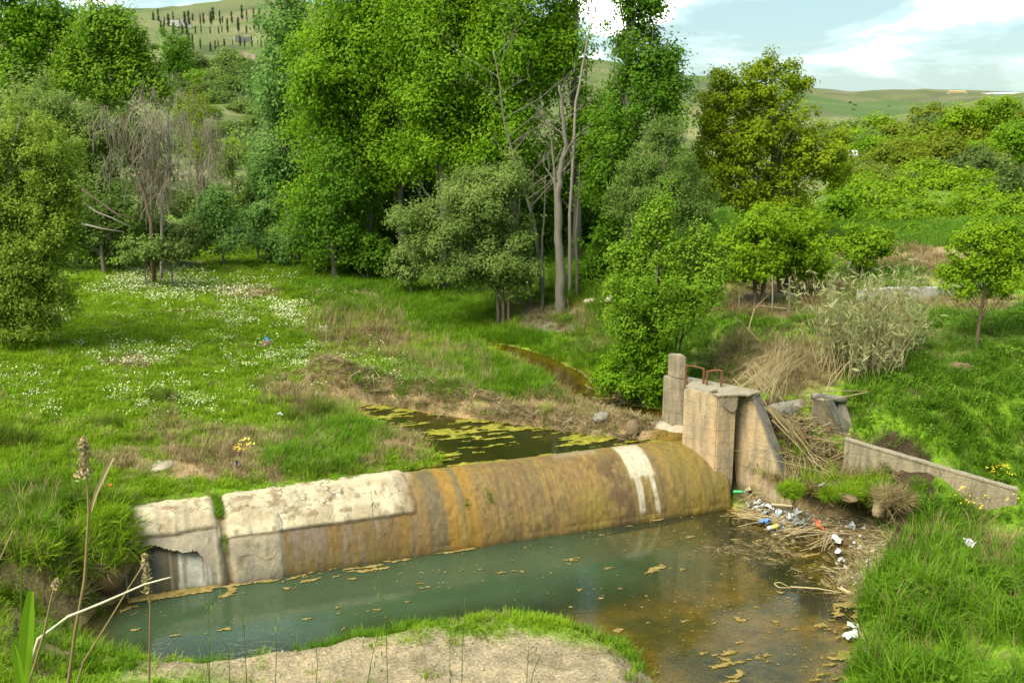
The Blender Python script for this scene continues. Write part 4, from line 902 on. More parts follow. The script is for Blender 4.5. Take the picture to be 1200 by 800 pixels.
# far background trees filling the gap behind the grove
for i, (u, Y, v) in enumerate([(560,60,235),(640,60,240),(820,55,232),(760,58,250),(480,58,240),(300,75,205)]):
    tree('poplar_tree', ['shadowy tree seen through the left of the grove','shadowy tree seen between the grove trunks','green tree glimpsed behind the tamarisk','tree glimpsed behind the young poplar top','shadowy tree far back in the left grove','green tree standing before the hillside left of the grove'][i], u, Y, [(u, v, 40 if i < 5 else 18, 34), (u-20, v-40, 30 if i < 5 else 10, 26)], 'poplar_dark' if i < 5 else 'willow', clump=12, leaf_px=6, limbs=5, cover=1.8)

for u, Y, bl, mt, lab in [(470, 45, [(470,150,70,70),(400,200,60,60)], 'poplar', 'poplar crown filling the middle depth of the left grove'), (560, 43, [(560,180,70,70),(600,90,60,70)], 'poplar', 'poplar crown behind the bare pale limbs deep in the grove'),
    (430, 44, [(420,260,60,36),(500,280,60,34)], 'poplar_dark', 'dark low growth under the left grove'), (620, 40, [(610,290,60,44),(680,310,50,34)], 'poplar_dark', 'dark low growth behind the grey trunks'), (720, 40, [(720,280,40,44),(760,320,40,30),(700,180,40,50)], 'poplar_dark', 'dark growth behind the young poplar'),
    (15, 42, [(20,130,60,50),(70,190,60,50)], 'willow', 'grey willow crown between the corner poplar and the olive-green willow'), (130, 48, [(120,140,60,40),(165,180,30,40),(180,230,40,34)], 'willow', 'pale willow behind the rounded grey-green one'),
    (60, 36, [(70,275,50,26),(110,288,46,18),(60,298,40,14)], 'tamarisk', 'shadowy hedge under the left willows'), (180, 37, [(170,285,40,14),(215,280,40,18),(150,270,26,20)], 'scrub', 'brownish tangle along the foot of the leaning dead trees'), (350, 50, [(345,60,30,60),(350,150,30,60),(340,230,40,40)], 'poplar', 'green poplar wedged behind the pale grove edge tree')]:
    tree('fill_tree' if False else 'background_tree', lab, u, Y, bl, mt, trunk=.12, clump=15, leaf_px=5, limbs=8, cover=1.7, bark='bark_dark')
# --- shared bushes scattered on the hillsides
def bush_mesh(mt, seed, n=5, leaf=.13, cover=1.7):
    st = np.random.default_rng(seed); bl = []
    for i in range(n):
        a = st.uniform(0, 6.28); r = st.uniform(0, .5); s = st.uniform(.4, .65); bl.append(((r*math.cos(a), r*math.sin(a), .45+st.uniform(-.1, .25)), s, s, s*.8, 400, 1/18))
    V, T, _ = crown_arrays(bl, leaf, cover, 5, 1.5); return fast_mesh('bush', V, np.arange(len(V)), 4, M[mt], {'tint': T})
bvar = {k: [bush_mesh(k, 11+i) for i in range(2)] for k in ('scrub', 'orchard', 'yellowish', 'tamarisk', 'poplar_dark', 'willow')}
KIND = dict(scrub='grey-green', orchard='vivid green', yellowish='yellow-green', tamarisk='dull olive', poplar_dark='dark green', willow='pale green')
def scatter_bush(poly, n, kinds, s0, s1, Ymin, Ymax, label, group):
    P = poly; us = [p[0] for p in P]; vs = [p[1] for p in P]; c = 0; tries = 0
    while c < n and tries < n*12:
        tries += 1; u, v = random.uniform(min(us), max(us)), random.uniform(min(vs), max(vs))
        if not inside(P, np.array([u]), np.array([v]))[0]: continue
        p = hit(u, v, Ymin, Ymax)
        if not (Ymin*1.02 < p.y < Ymax*.98): continue
        k = random.choice(kinds); o = bpy.data.objects.new('hill_bush', random.choice(bvar[k])); s = random.uniform(s0, s1)*p.y/60
        o.scale = (s, s, s*random.uniform(.6, .95)); o.location = p-Vector((0, 0, .1*s)); o.rotation_euler = (0, 0, random.uniform(0, 6))
        put(o, None, label=KIND[k]+' '+label, category='bush', group=group+', '+KIND[k]); c += 1
scatter_bush([(210,72),(335,72),(335,200),(210,200)], 120, ['scrub', 'scrub', 'tamarisk', 'willow'], .5, 1.2, 70, 300, 'scrub bush on the hillside seen left of the grove', 'scrub on the left hillside')
scatter_bush([(985,160),(1200,135),(1200,232),(985,222)], 75, ['orchard', 'yellowish', 'orchard', 'willow', 'yellowish', 'scrub'], 1.0, 2.0, 42, 190, 'rounded bush growing on the right hillside above the orchard', 'bushes on the right hillside')
scatter_bush([(950,105),(1200,108),(1200,150),(950,160)], 12, ['scrub'], .1, .22, 240, 640, 'bush dotted on the far plateau slope', 'bushes on the far plateau')
scatter_bush([(60,10),(200,20),(200,90),(60,90)], 16, ['scrub'], .3, .7, 150, 370, 'small bush on the hill behind the left poplars', 'bushes on the hill top')
scatter_bush([(225,190),(330,190),(330,250),(225,250)], 12, ['orchard', 'willow'], .5, 1.0, 44, 90, 'garden bush in the gap left of the grove', 'garden bushes behind the saplings')

# --- cypresses on the far hill
def cyp_mesh(seed):
    bl = [((0, 0, 1.0), .42, .42, 1.0, 500, 1/15), ((0, 0, 2.4), .46, .46, 1.5, 700, 1/15), ((0, 0, 3.9), .30, .30, 1.2, 400, 1/15)]
    V, T, _ = crown_arrays(bl, .34, 1.8, 5, 1.5, up_bias=.6); return fast_mesh('crown', V, np.arange(len(V)), 4, M['cypress'], {'tint': T})
cm = [cyp_mesh(i) for i in range(3)]
g = Geo(); g.tube([(0, 0, -.3), (0, 0, 1), (0, 0, 3)], [.14, .11, .04], 6); g.build('trunk', M['bark_dark'], None); tk = bpy.data.objects['trunk' if 'trunk' in bpy.data.objects and bpy.data.objects['trunk'].parent is None else 'trunk']
tko = [o for o in bpy.data.objects if o.name.startswith('trunk') and o.parent is None][0]; tkm = tko.data; bpy.data.objects.remove(tko)
rows = [(182,30,348,24,30,'cypress in the upper row along the pale terrace road', 'upper cypress row'), (186,42,345,38,20,'cypress standing below the pale terrace road', 'middle cypress row'), (222,60,345,54,18,'cypress in the lower terrace row', 'lower cypress row')]
for u0, v0, u1, v1, n_, lab, gr in rows:
    for i in range(n_):
        k = (i+random.uniform(-.45, .45))/(n_-1); u = u0+(u1-u0)*k; v = v0+(v1-v0)*k+random.uniform(-2.5, 2.5); p = hit(u, v, 150, 420)
        root = empty('cypress_tree', p, label='dark slim '+lab, category='tree', group=gr); s = random.uniform(.35, .95)*p.y/330; root.scale = (s*random.uniform(.7, 1.2), s, s*random.uniform(.85, 1.2))
        mobj('crown', cm[i % 3], root, kind='stuff'); mobj('trunk', tkm, root)
# white terrace walls
def strip_wall(name, pts, h, th, mt, lab, cat, Y0=150, Y1=420, px=True, **k):
    w = [hit(u, v, Y0, Y1) for u, v in pts]; g = Geo()
    for a, b in zip(w[:-1], w[1:]):
        n_ = 6; d = (b-a); nn = Vector((-d.y, d.x, 0)).normalized()*th
        for i in range(n_):
            p, q_ = a.lerp(b, i/n_), a.lerp(b, (i+1)/n_); p = Vector((p.x, p.y, H(p.x, p.y))); q_ = Vector((q_.x, q_.y, H(q_.x, q_.y)))
            lo = [p+Vector((0, 0, -.6)), q_+Vector((0, 0, -.6)), q_+Vector((0, 0, -.6))+nn, p+Vector((0, 0, -.6))+nn]
            g.prism(lo, [x+Vector((0, 0, .6+h)) for x in lo])
    return g.build(name, M[mt], None, loc=w[0], label=lab, category=cat, **k)
strip_wall('terrace_wall', [(190,27),(207,30),(224,34)], 1.3, .4, 'white_wall', 'white retaining wall left of the cypress rows', 'wall')
strip_wall('terrace_wall', [(240,24),(290,23),(320,20)], .9, .4, 'pale_conc', 'long pale wall of the terrace road among the cypresses', 'wall')
strip_wall('terrace_wall', [(275,46),(295,47)], .9, .4, 'white_wall', 'short white wall in the lowest cypress terrace', 'wall')
strip_wall('terrace_wall', [(262,74),(285,72),(300,76)], 2.2, .5, 'pale_conc', 'ruined tan wall on the bare hillside', 'wall', 120, 420)
# far buildings on the plateau
def house(name, u0, u1, v_top, v_bot, Y, mt, roofm, lab, cat='building', roofh=0):
    a, b = at_y(u0, v_bot, Y), at_y(u1, v_bot, Y); h = at_y(u0, v_top, Y).z-a.z; dp = (b.x-a.x)*.6
    r_ = empty(name, a, label=lab, category=cat); g = Geo(); lo = [Vector((0, 0, -.8)), Vector((b.x-a.x, 0, -.8)), Vector((b.x-a.x, dp, -.8)), Vector((0, dp, -.8))]
    g.prism(lo, [Vector((p.x, p.y, h)) for p in lo]); g.build('wall', M[mt], r_)
    g = Geo(); w = b.x-a.x; ov = .03*w
    g.add([(-ov, -ov, h), (w+ov, -ov, h), (w+ov, dp+ov, h), (-ov, dp+ov, h), (-ov, dp/2, h+roofh+.3), (w+ov, dp/2, h+roofh+.3)], [(0,1,5,4),(3,4,5,2),(0,4,3),(1,2,5),(0,3,2,1)])
    g.build('roof', M[roofm], r_)
M['tan'] = plain('tan_render', (.45,.33,.16), .8, .15, .3); M['greenhouse'] = plain('greenhouse_plastic', (.50,.56,.58), .4, .2, .2); M['tile'] = plain('roof_tile', (.25,.12,.08), .8, .2, .5)
M['farwhite'] = plain('far_white_render', (.35,.34,.32), .8, .1, .3)
house('storage_building', 1114, 1132, 107.5, 113, 600, 'tan', 'tan', 'tan box building on the far plateau skyline', roofh=.3)
house('greenhouse', 1134, 1163, 110.8, 115, 590, 'greenhouse', 'greenhouse', 'long pale greenhouse right of the tan building', 'greenhouse', .6)
house('greenhouse', 1166, 1200, 110, 116, 585, 'greenhouse', 'greenhouse', 'bluish greenhouse cut by the right frame edge', 'greenhouse', .6)
house('greenhouse', 1100, 1113, 111, 114, 590, 'greenhouse', 'greenhouse', 'small low greenhouse left of the tan building', 'greenhouse', .4)
house('far_house', 995, 1005, 181.8, 183, 85, 'farwhite', 'farwhite', 'small white roofed hut glimpsed beyond the olive-coloured tree', 'house', .1)
# garden channel wall (white) and low block wall
def wall_px(name, pts, z, hgt, th, mt, lab, cat):
    w = [at_z(u, v, z) for u, v in pts]; g = Geo()
    for a, b in zip(w[:-1], w[1:]):
        d = b-a; nn = Vector((-d.y, d.x, 0)).normalized()*th; n_ = 5
        for i in range(n_):
            p, q_ = a.lerp(b, i/n_), a.lerp(b, (i+1)/n_); lo = [p+Vector((0, 0, -.7)), q_+Vector((0, 0, -.7)), q_+Vector((0, 0, -.7))+nn, p+Vector((0, 0, -.7))+nn]; g.prism(lo, [x+Vector((0, 0, .7+hgt)) for x in lo])
    return g.build(name, M[mt], None, loc=w[0], label=lab, category=cat, rough=.01)
wall_px('irrigation_channel', [(1012,346),(1060,343),(1100,343),(1145,338)], 3.3, .13, .3, 'white_wall', 'whitewashed irrigation channel crossing the vegetable garden', 'channel')
wall_px('irrigation_channel', [(1150,338),(1200,334)], 3.3, .13, .3, 'white_wall', 'whitewashed channel stretch behind the right fruit tree', 'channel')
wall_px('block_wall', [(872,352),(905,352),(935,350)], 3.05, .17, .12, 'pale_conc', 'low whitish wall behind the bamboo stakes', 'wall')

# ------------------------------------------------------------------ dead branching trees
def tinted(o, per):
    n = len(o.data.vertices); a = o.data.attributes.new('tint', 'FLOAT', 'POINT'); a.data.foreach_set('value', np.repeat(rng.uniform(0, 1, n//per+1), per)[:n].astype(np.float32))
def gb(u, Y): t = at_y(u, 300, Y); return Vector((t.x, Y, H(t.x, Y)))
def bare(name, label, base, path_px, Y, r0, bark, seed, nb=14, blen=1.5, droop=0, sub=2, cat='tree', up=.5, start=.35, hang=0, **_):
    st = random.Random(seed); pts = [Vector(base)-Vector((0, 0, .2))]+[at_y(u, v, Y) for u, v in path_px]
    # resample
    P = []
    for a, b in zip(pts[:-1], pts[1:]):
        for i in range(4): P.append(a.lerp(b, i/4)+Vector((st.uniform(-1, 1), st.uniform(-1, 1), 0))*r0*.2)
    P.append(pts[-1]); n_ = len(P); root = empty(name, base, label=label, category=cat)
    rad = [r0*(1-.8*i/(n_-1)) for i in range(n_)]; g = Geo(); g.tube(P, rad, 8); g.build('trunk', M[bark], root, loc=base, smooth=True)
    def branch(g, p, d, l, r, lev):
        m = 6; q = [p]; r *= .8
        for i in range(m):
            d = (d+Vector((st.uniform(-.22, .22), st.uniform(-.22, .22), st.uniform(-.15, .2)-droop*(i/m)))).normalized(); q.append(q[-1]+d*l/m)
        g.tube(q, [r*(1-.8*i/m) for i in range(m+1)], 5, cap=False)
        if lev > 0:
            for _ in range(4 if lev > 1 else 3):
                i = st.randint(1, m-1); dd = (d+Vector((st.uniform(-.9, .9), st.uniform(-.9, .9), st.uniform(-.3, .7)-droop))).normalized(); branch(g, q[i], dd, l*st.uniform(.35, .6), r*.5, lev-1)
    HG = []
    for k in range(nb):
        i = int(n_*(start+(1-start)*k/nb)); i = min(i, n_-1); a = st.choice((-1, 1)); d = Vector((a*st.uniform(.4, 1), st.uniform(-.5, .3), up+st.uniform(-.1, .4))).normalized()
        g = Geo(); branch(g, P[i], d, blen*st.uniform(.5, 1.2), rad[i]*.5+.006, sub); g.build('limb', M[bark], root, loc=base); LM = [Vector(q) for q in g.v]
        if hang:
            for _ in range(hang//nb): HG.append(st.choice(LM))
    if hang:
        g = Geo()
        for p in HG:
            l = st.uniform(.3, 1.1); dx, dy = st.gauss(0, .12), st.gauss(0, .12); g.tube([p, p+Vector((dx, dy, -l*.35)), p+Vector((dx*1.7, dy*1.7, -l*.7)), p+Vector((dx*1.9, dy*1.9, -l))], [.008, .007, .006, .003], 3, cap=False)
        tinted(g.build('twigs', M['deadtwig'], root, loc=base, kind='stuff'), 12)
    return root
bare('dead_poplar', 'slender pale dead poplar with bare limbs spread left across the grove', hit(636, 352), [(634,330),(626,260),(615,225),(601,180),(590,140),(586,100),(578,60)], 33, .075, 'bark', 3, nb=15, blen=1.9, up=.45, start=.35)
bare('forked_poplar', 'stout grey trunk forking into broken bare limbs in the middle of the grove', hit(657, 370), [(657,330),(655,280),(654,240),(656,205),(663,170),(660,130),(655,100)], hit(657, 370).y, .17, 'bark', 5, nb=8, blen=1.2, up=.7, start=.5)
bare('forked_poplar', 'lesser grey stem leaning left off the forked trunk', hit(654, 368), [(653,300),(652,250),(650,200),(646,165),(642,145)], hit(654, 368).y, .08, 'bark', 8, nb=7, blen=.8, up=.8, start=.6)
for u, v, r_, lab in [(636,366,.07,'thin grey trunk just left of the stout forked trunk'), (622,362,.05,'thinnest trunk behind the bushy willow'), (676,352,.06,'slim trunk in shade right of the stout forked trunk'), (607,358,.045,'shaded stem at the right side of the bushy willow')]:
    b = hit(u, v); bare('grey_trunk', lab, b, [(u, v-40), (u-1, v-80), (u+2, v-120), (u+3, v-160)], b.y, r_*.9, 'bark', int(u), nb=2, blen=.6, start=.8)
for u0, v0, u1, lab in [(395,300,380,'leaning dark trunk in the left of the grove'), (408,300,415,'straight dark trunk in the left of the grove'), (455,305,468,'dark trunk between the left poplars'), (440,300,440,'shadowed trunk at the rear of the left grove')]:
    b = hit(u0, v0); bare('shaded_trunk', lab, b, [(u0, v0-50), (u1, v0-120), (u1, v0-200)], b.y, .1, 'bark_dark', int(u0), nb=3, blen=1, start=.6)
bare('leaning_dead_tree', 'leaning dead tree with orange-brown trunk and grey drooping twigs', gb(178, 34), [(177,262),(170,228),(158,198),(150,165),(148,130)], 34, .08, 'bark_brown', 12, nb=22, blen=1.2, droop=.2, up=.6, sub=2, hang=420)
bare('leaning_dead_tree', 'grey twiggy dead tree with drooping branches behind the leaning one', gb(186, 34.5), [(190,240),(195,200),(202,165),(198,135)], 34.5, .06, 'bark_pale', 14, nb=22, blen=1.1, droop=.25, up=.6, sub=2, hang=420)
bare('drooping_dead_tree', 'twiggy grey tree drooping beside the thin olive tree', gb(240, 42), [(238,220),(236,180),(232,150)], 42, .06, 'bark', 15, nb=20, blen=1.2, droop=.3, up=.5, sub=2, hang=420)
def log_px(pts, Y, r0, lab, bark='bark_pale', name='fallen_branch', cat='branch'):
    g = Geo(); P = [at_y(u, v, Y) for u, v in pts]; g.tube(P, [r0*(1-.6*i/(len(P)-1)) for i in range(len(P))], 6); g.build(name, M[bark], None, loc=P[0], smooth=True, label=lab, category=cat)
log_px([(82,212),(110,232),(135,250),(160,256)], 33.5, .05, 'long brown fallen branch arching over the rush tussock', 'bark_brown')
log_px([(80,225),(112,248),(130,255),(158,268)], 33.3, .04, 'pale fallen branch lying beneath the brown one')
log_px([(95,262),(120,268),(145,272)], 33.0, .035, 'short whitish branch on the ground by the rush tussock')
# spindly branches tops of the grove (bare twigs against the sky)
bare('dead_poplar', 'bare twigs poking into the sky between the two grove tops', hit(668, 350), [(668,250),(675,120),(690,40),(699,6)], 33, .07, 'bark_pale', 31, nb=6, blen=1.0, up=1, start=.75)

# ------------------------------------------------------------------ grasses and ground cover (geometry-node scatter)
LIB = {}
def blades(n, h, spread, width, lean, mt, curl=.5, tips=None, seed=1):
    st = np.random.default_rng(seed); V, T3, Q4 = [], [], []; me = bpy.data.meshes.new('tuft'); F_ = []
    for i in range(n):
        a = st.uniform(0, 6.283); r = spread*math.sqrt(st.uniform(0, 1)); bx, by = r*math.cos(a), r*math.sin(a)
        a2 = a+st.normal(0, .7); ln = lean*st.uniform(.2, 1.2); hh = h*st.uniform(.5, 1.15); w = width*st.uniform(.7, 1.3)
        dx, dy = math.cos(a2), math.sin(a2); wx, wy = -dy*w/2, dx*w/2; b = len(V)
        m1 = (bx+dx*ln*hh*.35, by+dy*ln*hh*.35, hh*.55); m2 = (bx+dx*ln*hh*(.6+curl*.5), by+dy*ln*hh*(.6+curl*.5), hh*(1-curl*.25*ln))
        V += [(bx-wx, by-wy, -.03), (bx+wx, by+wy, -.03), (m1[0]+wx*.8, m1[1]+wy*.8, m1[2]), (m1[0]-wx*.8, m1[1]-wy*.8, m1[2]), m2]
        F_ += [(b, b+1, b+2, b+3), (b+3, b+2, b+4)]
    me.from_pydata(V, [], F_); me.materials.append(M[mt]); return me
def leafy(n, h, spread, size, mt, seed=1):
    st = np.random.default_rng(seed); V, F_ = [], []
    for i in range(n):
        a = st.uniform(0, 6.283); r = spread*math.sqrt(st.uniform(0, 1)); z = h*st.uniform(.1, 1)*(1-.5*r/spread); c = Vector((r*math.cos(a), r*math.sin(a), z))
        d = Vector((math.cos(a+st.normal(0, 1)), math.sin(a+st.normal(0, 1)), st.uniform(-.2, .6))).normalized(); s_ = size*st.uniform(.6, 1.3)
        w = d.cross(Vector((0, 0, 1))).normalized()*s_*.3; b = len(V); V += [c, c+d*s_*.5+w, c+d*s_, c+d*s_*.5-w]; F_.append((b, b+1, b+2, b+3))
    me = bpy.data.meshes.new('leafy'); me.from_pydata([tuple(v) for v in V], [], F_); me.materials.append(M[mt]); return me
def flowers(n, h, spread, size, mt, seed=1):
    st = np.random.default_rng(seed); V, F_ = [], []
    for i in range(n):
        a = st.uniform(0, 6.283); r = spread*math.sqrt(st.uniform(0, 1)); c = Vector((r*math.cos(a), r*math.sin(a), h*st.uniform(.6, 1.1)))
        nr = Vector((st.normal(0, .35), st.normal(-.2, .35), 1)).normalized(); t = nr.cross(Vector((1, 0, .1))).normalized(); b_ = nr.cross(t); s_ = size*st.uniform(.6, 1.2); b = len(V)
        V += [c+(t*math.cos(k*math.pi/3)+b_*math.sin(k*math.pi/3))*s_ for k in range(6)]; F_.append(tuple(b+k for k in range(6)))
    me = bpy.data.meshes.new('flowers'); me.from_pydata([tuple(v) for v in V], [], F_); me.materials.append(M[mt]); return me
def pebble(seed, mt='gravel'):
    bm = bmesh.new(); bmesh.ops.create_icosphere(bm, subdivisions=1, radius=.03); st = random.Random(seed)
    for v in bm.verts: v.co *= st.uniform(.7, 1.2); v.co.z *= .6
    me = bpy.data.meshes.new('pebble'); bm.to_mesh(me); bm.free(); me.materials.append(M[mt]); return me
def stickm(n, L_, r, spread, mt, flat=.25, seed=1):
    st = random.Random(seed); g = Geo()
    for i in range(n):
        c = Vector((st.uniform(-1, 1)*spread, st.uniform(-1, 1)*spread, st.uniform(0, spread*.35))); a = st.uniform(0, 6.28); d = Vector((math.cos(a), math.sin(a), st.uniform(-flat, flat))); l = L_*st.uniform(.4, 1.2)
        g.tube([c-d*l/2, c+Vector((0, 0, st.uniform(-.02, .03))), c+d*l/2], [r*st.uniform(.6, 1.2)]*3, 3, cap=False)
    me = bpy.data.meshes.new('sticks'); me.from_pydata(g.v, [], g.f); me.materials.append(M[mt]); return me
def lib(name, meshes):
    col = bpy.data.collections.new('lib_'+name)
    for i, m_ in enumerate(meshes):
        o = bpy.data.objects.new('tuft_%s' % name, m_); col.objects.link(o)
    LIB[name] = (col, len(meshes))
M['drystick'] = leafmat('dry_sticks', [(.12,.085,.04), (.22,.17,.085), (.34,.28,.16)], transl=0, inst=True)
lib('short', [blades(34, .075, .12, .012, 1.7, 'grass', seed=i) for i in range(4)])
lib('mid', [blades(28, .19, .12, .011, 1.1, 'grass', seed=10+i) for i in range(4)])
lib('lush', [blades(30, .22, .12, .012, 1.1, 'lush', seed=20+i) for i in range(4)])
lib('tall', [blades(20, .55, .16, .014, .8, 'lush', curl=1.2, seed=30+i) for i in range(3)]+[leafy(40, .45, .14, .11, 'weed', seed=36)])
lib('weed', [leafy(60, .24, .16, .06, 'weed', seed=40+i) for i in range(3)]+[blades(28, .26, .13, .012, .9, 'weed', seed=47+i) for i in range(3)])
lib('dry', [blades(30, .17, .13, .008, 1.4, 'dry', seed=50+i) for i in range(4)])
lib('drytall', [blades(22, .42, .10, .008, .8, 'dry', seed=55+i) for i in range(3)])
lib('rush', [blades(46, .34, .07, .008, .75, 'rush', seed=60+i) for i in range(3)])
lib('daisy', [flowers(10, .13, .18, .015, 'petal', seed=70+i) for i in range(4)])
lib('yellowf', [flowers(7, .22, .10, .02, 'yellow_petal', seed=75+i) for i in range(2)])
lib('sticks', [stickm(12, .38, .0055, .16, 'drystick', seed=80+i) for i in range(4)])
lib('pebble', [pebble(i) for i in range(5)])
ngs = {}
def ng_for(k):
    if k in ngs: return ngs[k]
    g = bpy.data.node_groups.new('scatter_'+k, 'GeometryNodeTree'); g.interface.new_socket('Geometry', in_out='INPUT', socket_type='NodeSocketGeometry'); g.interface.new_socket('Geometry', in_out='OUTPUT', socket_type='NodeSocketGeometry')
    n = g.nodes; l = g.links; gi, go = n.new('NodeGroupInput'), n.new('NodeGroupOutput'); ip = n.new('GeometryNodeInstanceOnPoints'); ci = n.new('GeometryNodeCollectionInfo')
    ci.inputs['Collection'].default_value = LIB[k][0]; ci.inputs['Separate Children'].default_value = True; ci.inputs['Reset Children'].default_value = True
    def attr(nm, ty):
        a = n.new('GeometryNodeInputNamedAttribute'); a.data_type = ty; a.inputs['Name'].default_value = nm; return a.outputs['Attribute']
    er = n.new('FunctionNodeEulerToRotation'); l.new(attr('rot', 'FLOAT_VECTOR'), er.inputs[0])
    l.new(gi.outputs[0], ip.inputs['Points']); l.new(ci.outputs[0], ip.inputs['Instance']); ip.inputs['Pick Instance'].default_value = True
    l.new(attr('idx', 'INT'), ip.inputs['Instance Index']); l.new(er.outputs[0], ip.inputs['Rotation']); l.new(attr('scl', 'FLOAT_VECTOR'), ip.inputs['Scale']); l.new(ip.outputs[0], go.inputs[0])
    ngs[k] = g; return g
TOTI = 0
def scatter(name, k, pts, s0, s1, tilt=.15, hs=None, parent=None, loc=None, **p):
    global TOTI
    n = len(pts); TOTI += n; me = bpy.data.meshes.new(name); me.vertices.add(n); q = np.array(pts, dtype=np.float32)
    if loc is not None: q = q-np.array(loc, dtype=np.float32)
    me.vertices.foreach_set('co', q.ravel()); rot = np.c_[rng.normal(0, tilt, n), rng.normal(0, tilt, n), rng.uniform(0, 6.283, n)].astype(np.float32)
    s = rng.uniform(s0, s1, n) if np.isscalar(s0) else s0; sc_ = np.c_[s, s, s*(rng.uniform(.7, 1.2, n) if hs is None else hs)].astype(np.float32)
    a = me.attributes.new('rot', 'FLOAT_VECTOR', 'POINT'); a.data.foreach_set('vector', rot.ravel()); a = me.attributes.new('scl', 'FLOAT_VECTOR', 'POINT'); a.data.foreach_set('vector', sc_.ravel())
    a = me.attributes.new('idx', 'INT', 'POINT'); a.data.foreach_set('value', rng.integers(0, LIB[k][1], n).astype(np.int32))
    o = bpy.data.objects.new(name, me); md = o.modifiers.new('scatter', 'NODES'); md.node_group = ng_for(k)
    if loc is not None: o.location = loc
    p.setdefault('kind', 'stuff'); return put(o, parent, **p)
def field(x0, x1, y0, y1, dens, test, far=1.0):
    """dens per m2 near, thinned with distance; test(u, v, X, Y, n) -> probability"""
    n = int((x1-x0)*(y1-y0)*dens); X = rng.uniform(x0, x1, n); Y = y0+(y1-y0)*rng.uniform(0, 1, n)
    keep = rng.uniform(0, 1, n) < np.minimum(1, (18/np.maximum(Y, 18))**far); X, Y = X[keep], Y[keep]
    Z = height(X, Y); u, v = proj(X, Y, Z); ok = (u > -260) & (u < 1460) & (v < 1000)
    X, Y, Z, u, v = [a[ok] for a in (X, Y, Z, u, v)]
    pr = test(u, v, X, Y, Z); k = rng.uniform(0, 1, len(X)) < pr
    return np.c_[X, Y, Z][k], Y[k]
def E(u, v, cu, cv, ru, rv, soft=.35): return sstep(1+soft, 1-soft, np.hypot((u-cu)/ru, (v-cv)/rv))
def dry_zone(u, v, X, Y):
    n = fbm(X*1.5, Y*1.5, 3.1)
    d = np.maximum.reduce([E(u, v, 280, 535, 165, 26), E(u, v, 400, 475, 60, 24), E(u, v, 470, 520, 45, 22), E(u, v, 570, 480, 190, 16), E(u, v, 290, 345, 40, 7)*.7, E(u, v, 400, 350, 40, 10)*.8, E(u, v, 430, 400, 60, 18)*.6,
        E(u, v, 155, 425, 30, 7), E(u, v, 215, 308, 30, 6), E(u, v, 345, 455, 40, 12), E(u, v, 720, 395, 60, 25)*.7, E(u, v, 640, 372, 62, 18), E(u, v, 930, 345, 75, 24)*.8, E(u, v, 1060, 305, 100, 14)*.8, E(u, v, 930, 430, 75, 35)*.8, E(u, v, 890, 420, 50, 30)*.7,
        E(u, v, 910, 540, 60, 40), E(u, v, 960, 590, 60, 24)*.8, E(u, v, 1165, 655, 38, 28)*.8, E(u, v, 60, 735, 60, 50)*.6, E(u, v, 690, 470, 70, 18)*.9, E(u, v, 230, 505, 60, 12)*.6, E(u, v, 1110, 358, 140, 8), E(u, v, 1080, 302, 80, 11), E(u, v, 905, 362, 70, 14), E(u, v, 330, 530, 120, 30)])
    return np.clip(d*sstep(.22, .42, n)*1.3+1.1*sstep(.85, .45, seg_d(BERM, X, Y)), 0, 1)
def face(X, Y): d = sdist(BEACH, X, Y); return 1-((d > .06) & (d < .34) & (X > 4.9) & (Y > 17.0)).astype(float)
def clear(u, v, X, Y):
    """1 where plants may stand"""
    a = (sdist(POOL_T, X, Y) > .12) & (sdist(UPPER_T, X, Y) > .05) & (sdist(STREAM, X, Y) > .08) & (sdist(BEACH, X, Y) > .05)
    S, W = wl(X, Y); a &= ~((W > -.3) & (W < 1.35) & (S > S_LEFT-.0) & (S < WL+.6))
    a &= ~((S > WL-.6) & (S < WL+1.1) & (W > -.9) & (W < 2.0))
    return a.astype(float)*face(X, Y)
sandfore = lambda u, v: np.maximum(E(u, v, 480, 790, 290, 36), E(u, v, 40, 745, 60, 45)*.6)
G = dict(category='grass')
def t_short(u, v, X, Y, Z): return clear(u, v, X, Y)*(1-.9*E(u, v, 480, 780, 330, 50))*(1-.92*dry_zone(u, v, X, Y))*(1-.9*sandfore(u, v))*(v > 285)*(u < 780)
P_, Yp = field(-15, 8, 10, 45, 75, t_short, .8); scatter('meadow_grass', 'short', P_, 1.0*np.clip((Yp/18)**.55, .9, 2)*rng.uniform(.8, 1.5, len(P_)), None, label='short bright green grass of the river meadow', **G)
def t_mid(u, v, X, Y, Z):
    n = fbm(X*1.1, Y*1.1, 8.3); z = np.maximum.reduce([E(u, v, 250, 440, 190, 90)*.5, E(u, v, 60, 560, 110, 60), E(u, v, 510, 415, 120, 50), E(u, v, 150, 350, 150, 40)*.6, E(u, v, 420, 370, 130, 50)*.5, E(u, v, 395, 530, 60, 22), E(u, v, 330, 560, 40, 10)])
    return clear(u, v, X, Y)*z*sstep(.35, .6, n)*(1-.5*dry_zone(u, v, X, Y))*(u < 760)
P_, Yp = field(-15, 6, 11, 42, 42, t_mid, .8); scatter('meadow_grass', 'mid', P_, .9*np.clip((Yp/18)**.4, .9, 1.6)*rng.uniform(.7, 1.4, len(P_)), None, label='taller tufts of green grass through the meadow', **G)
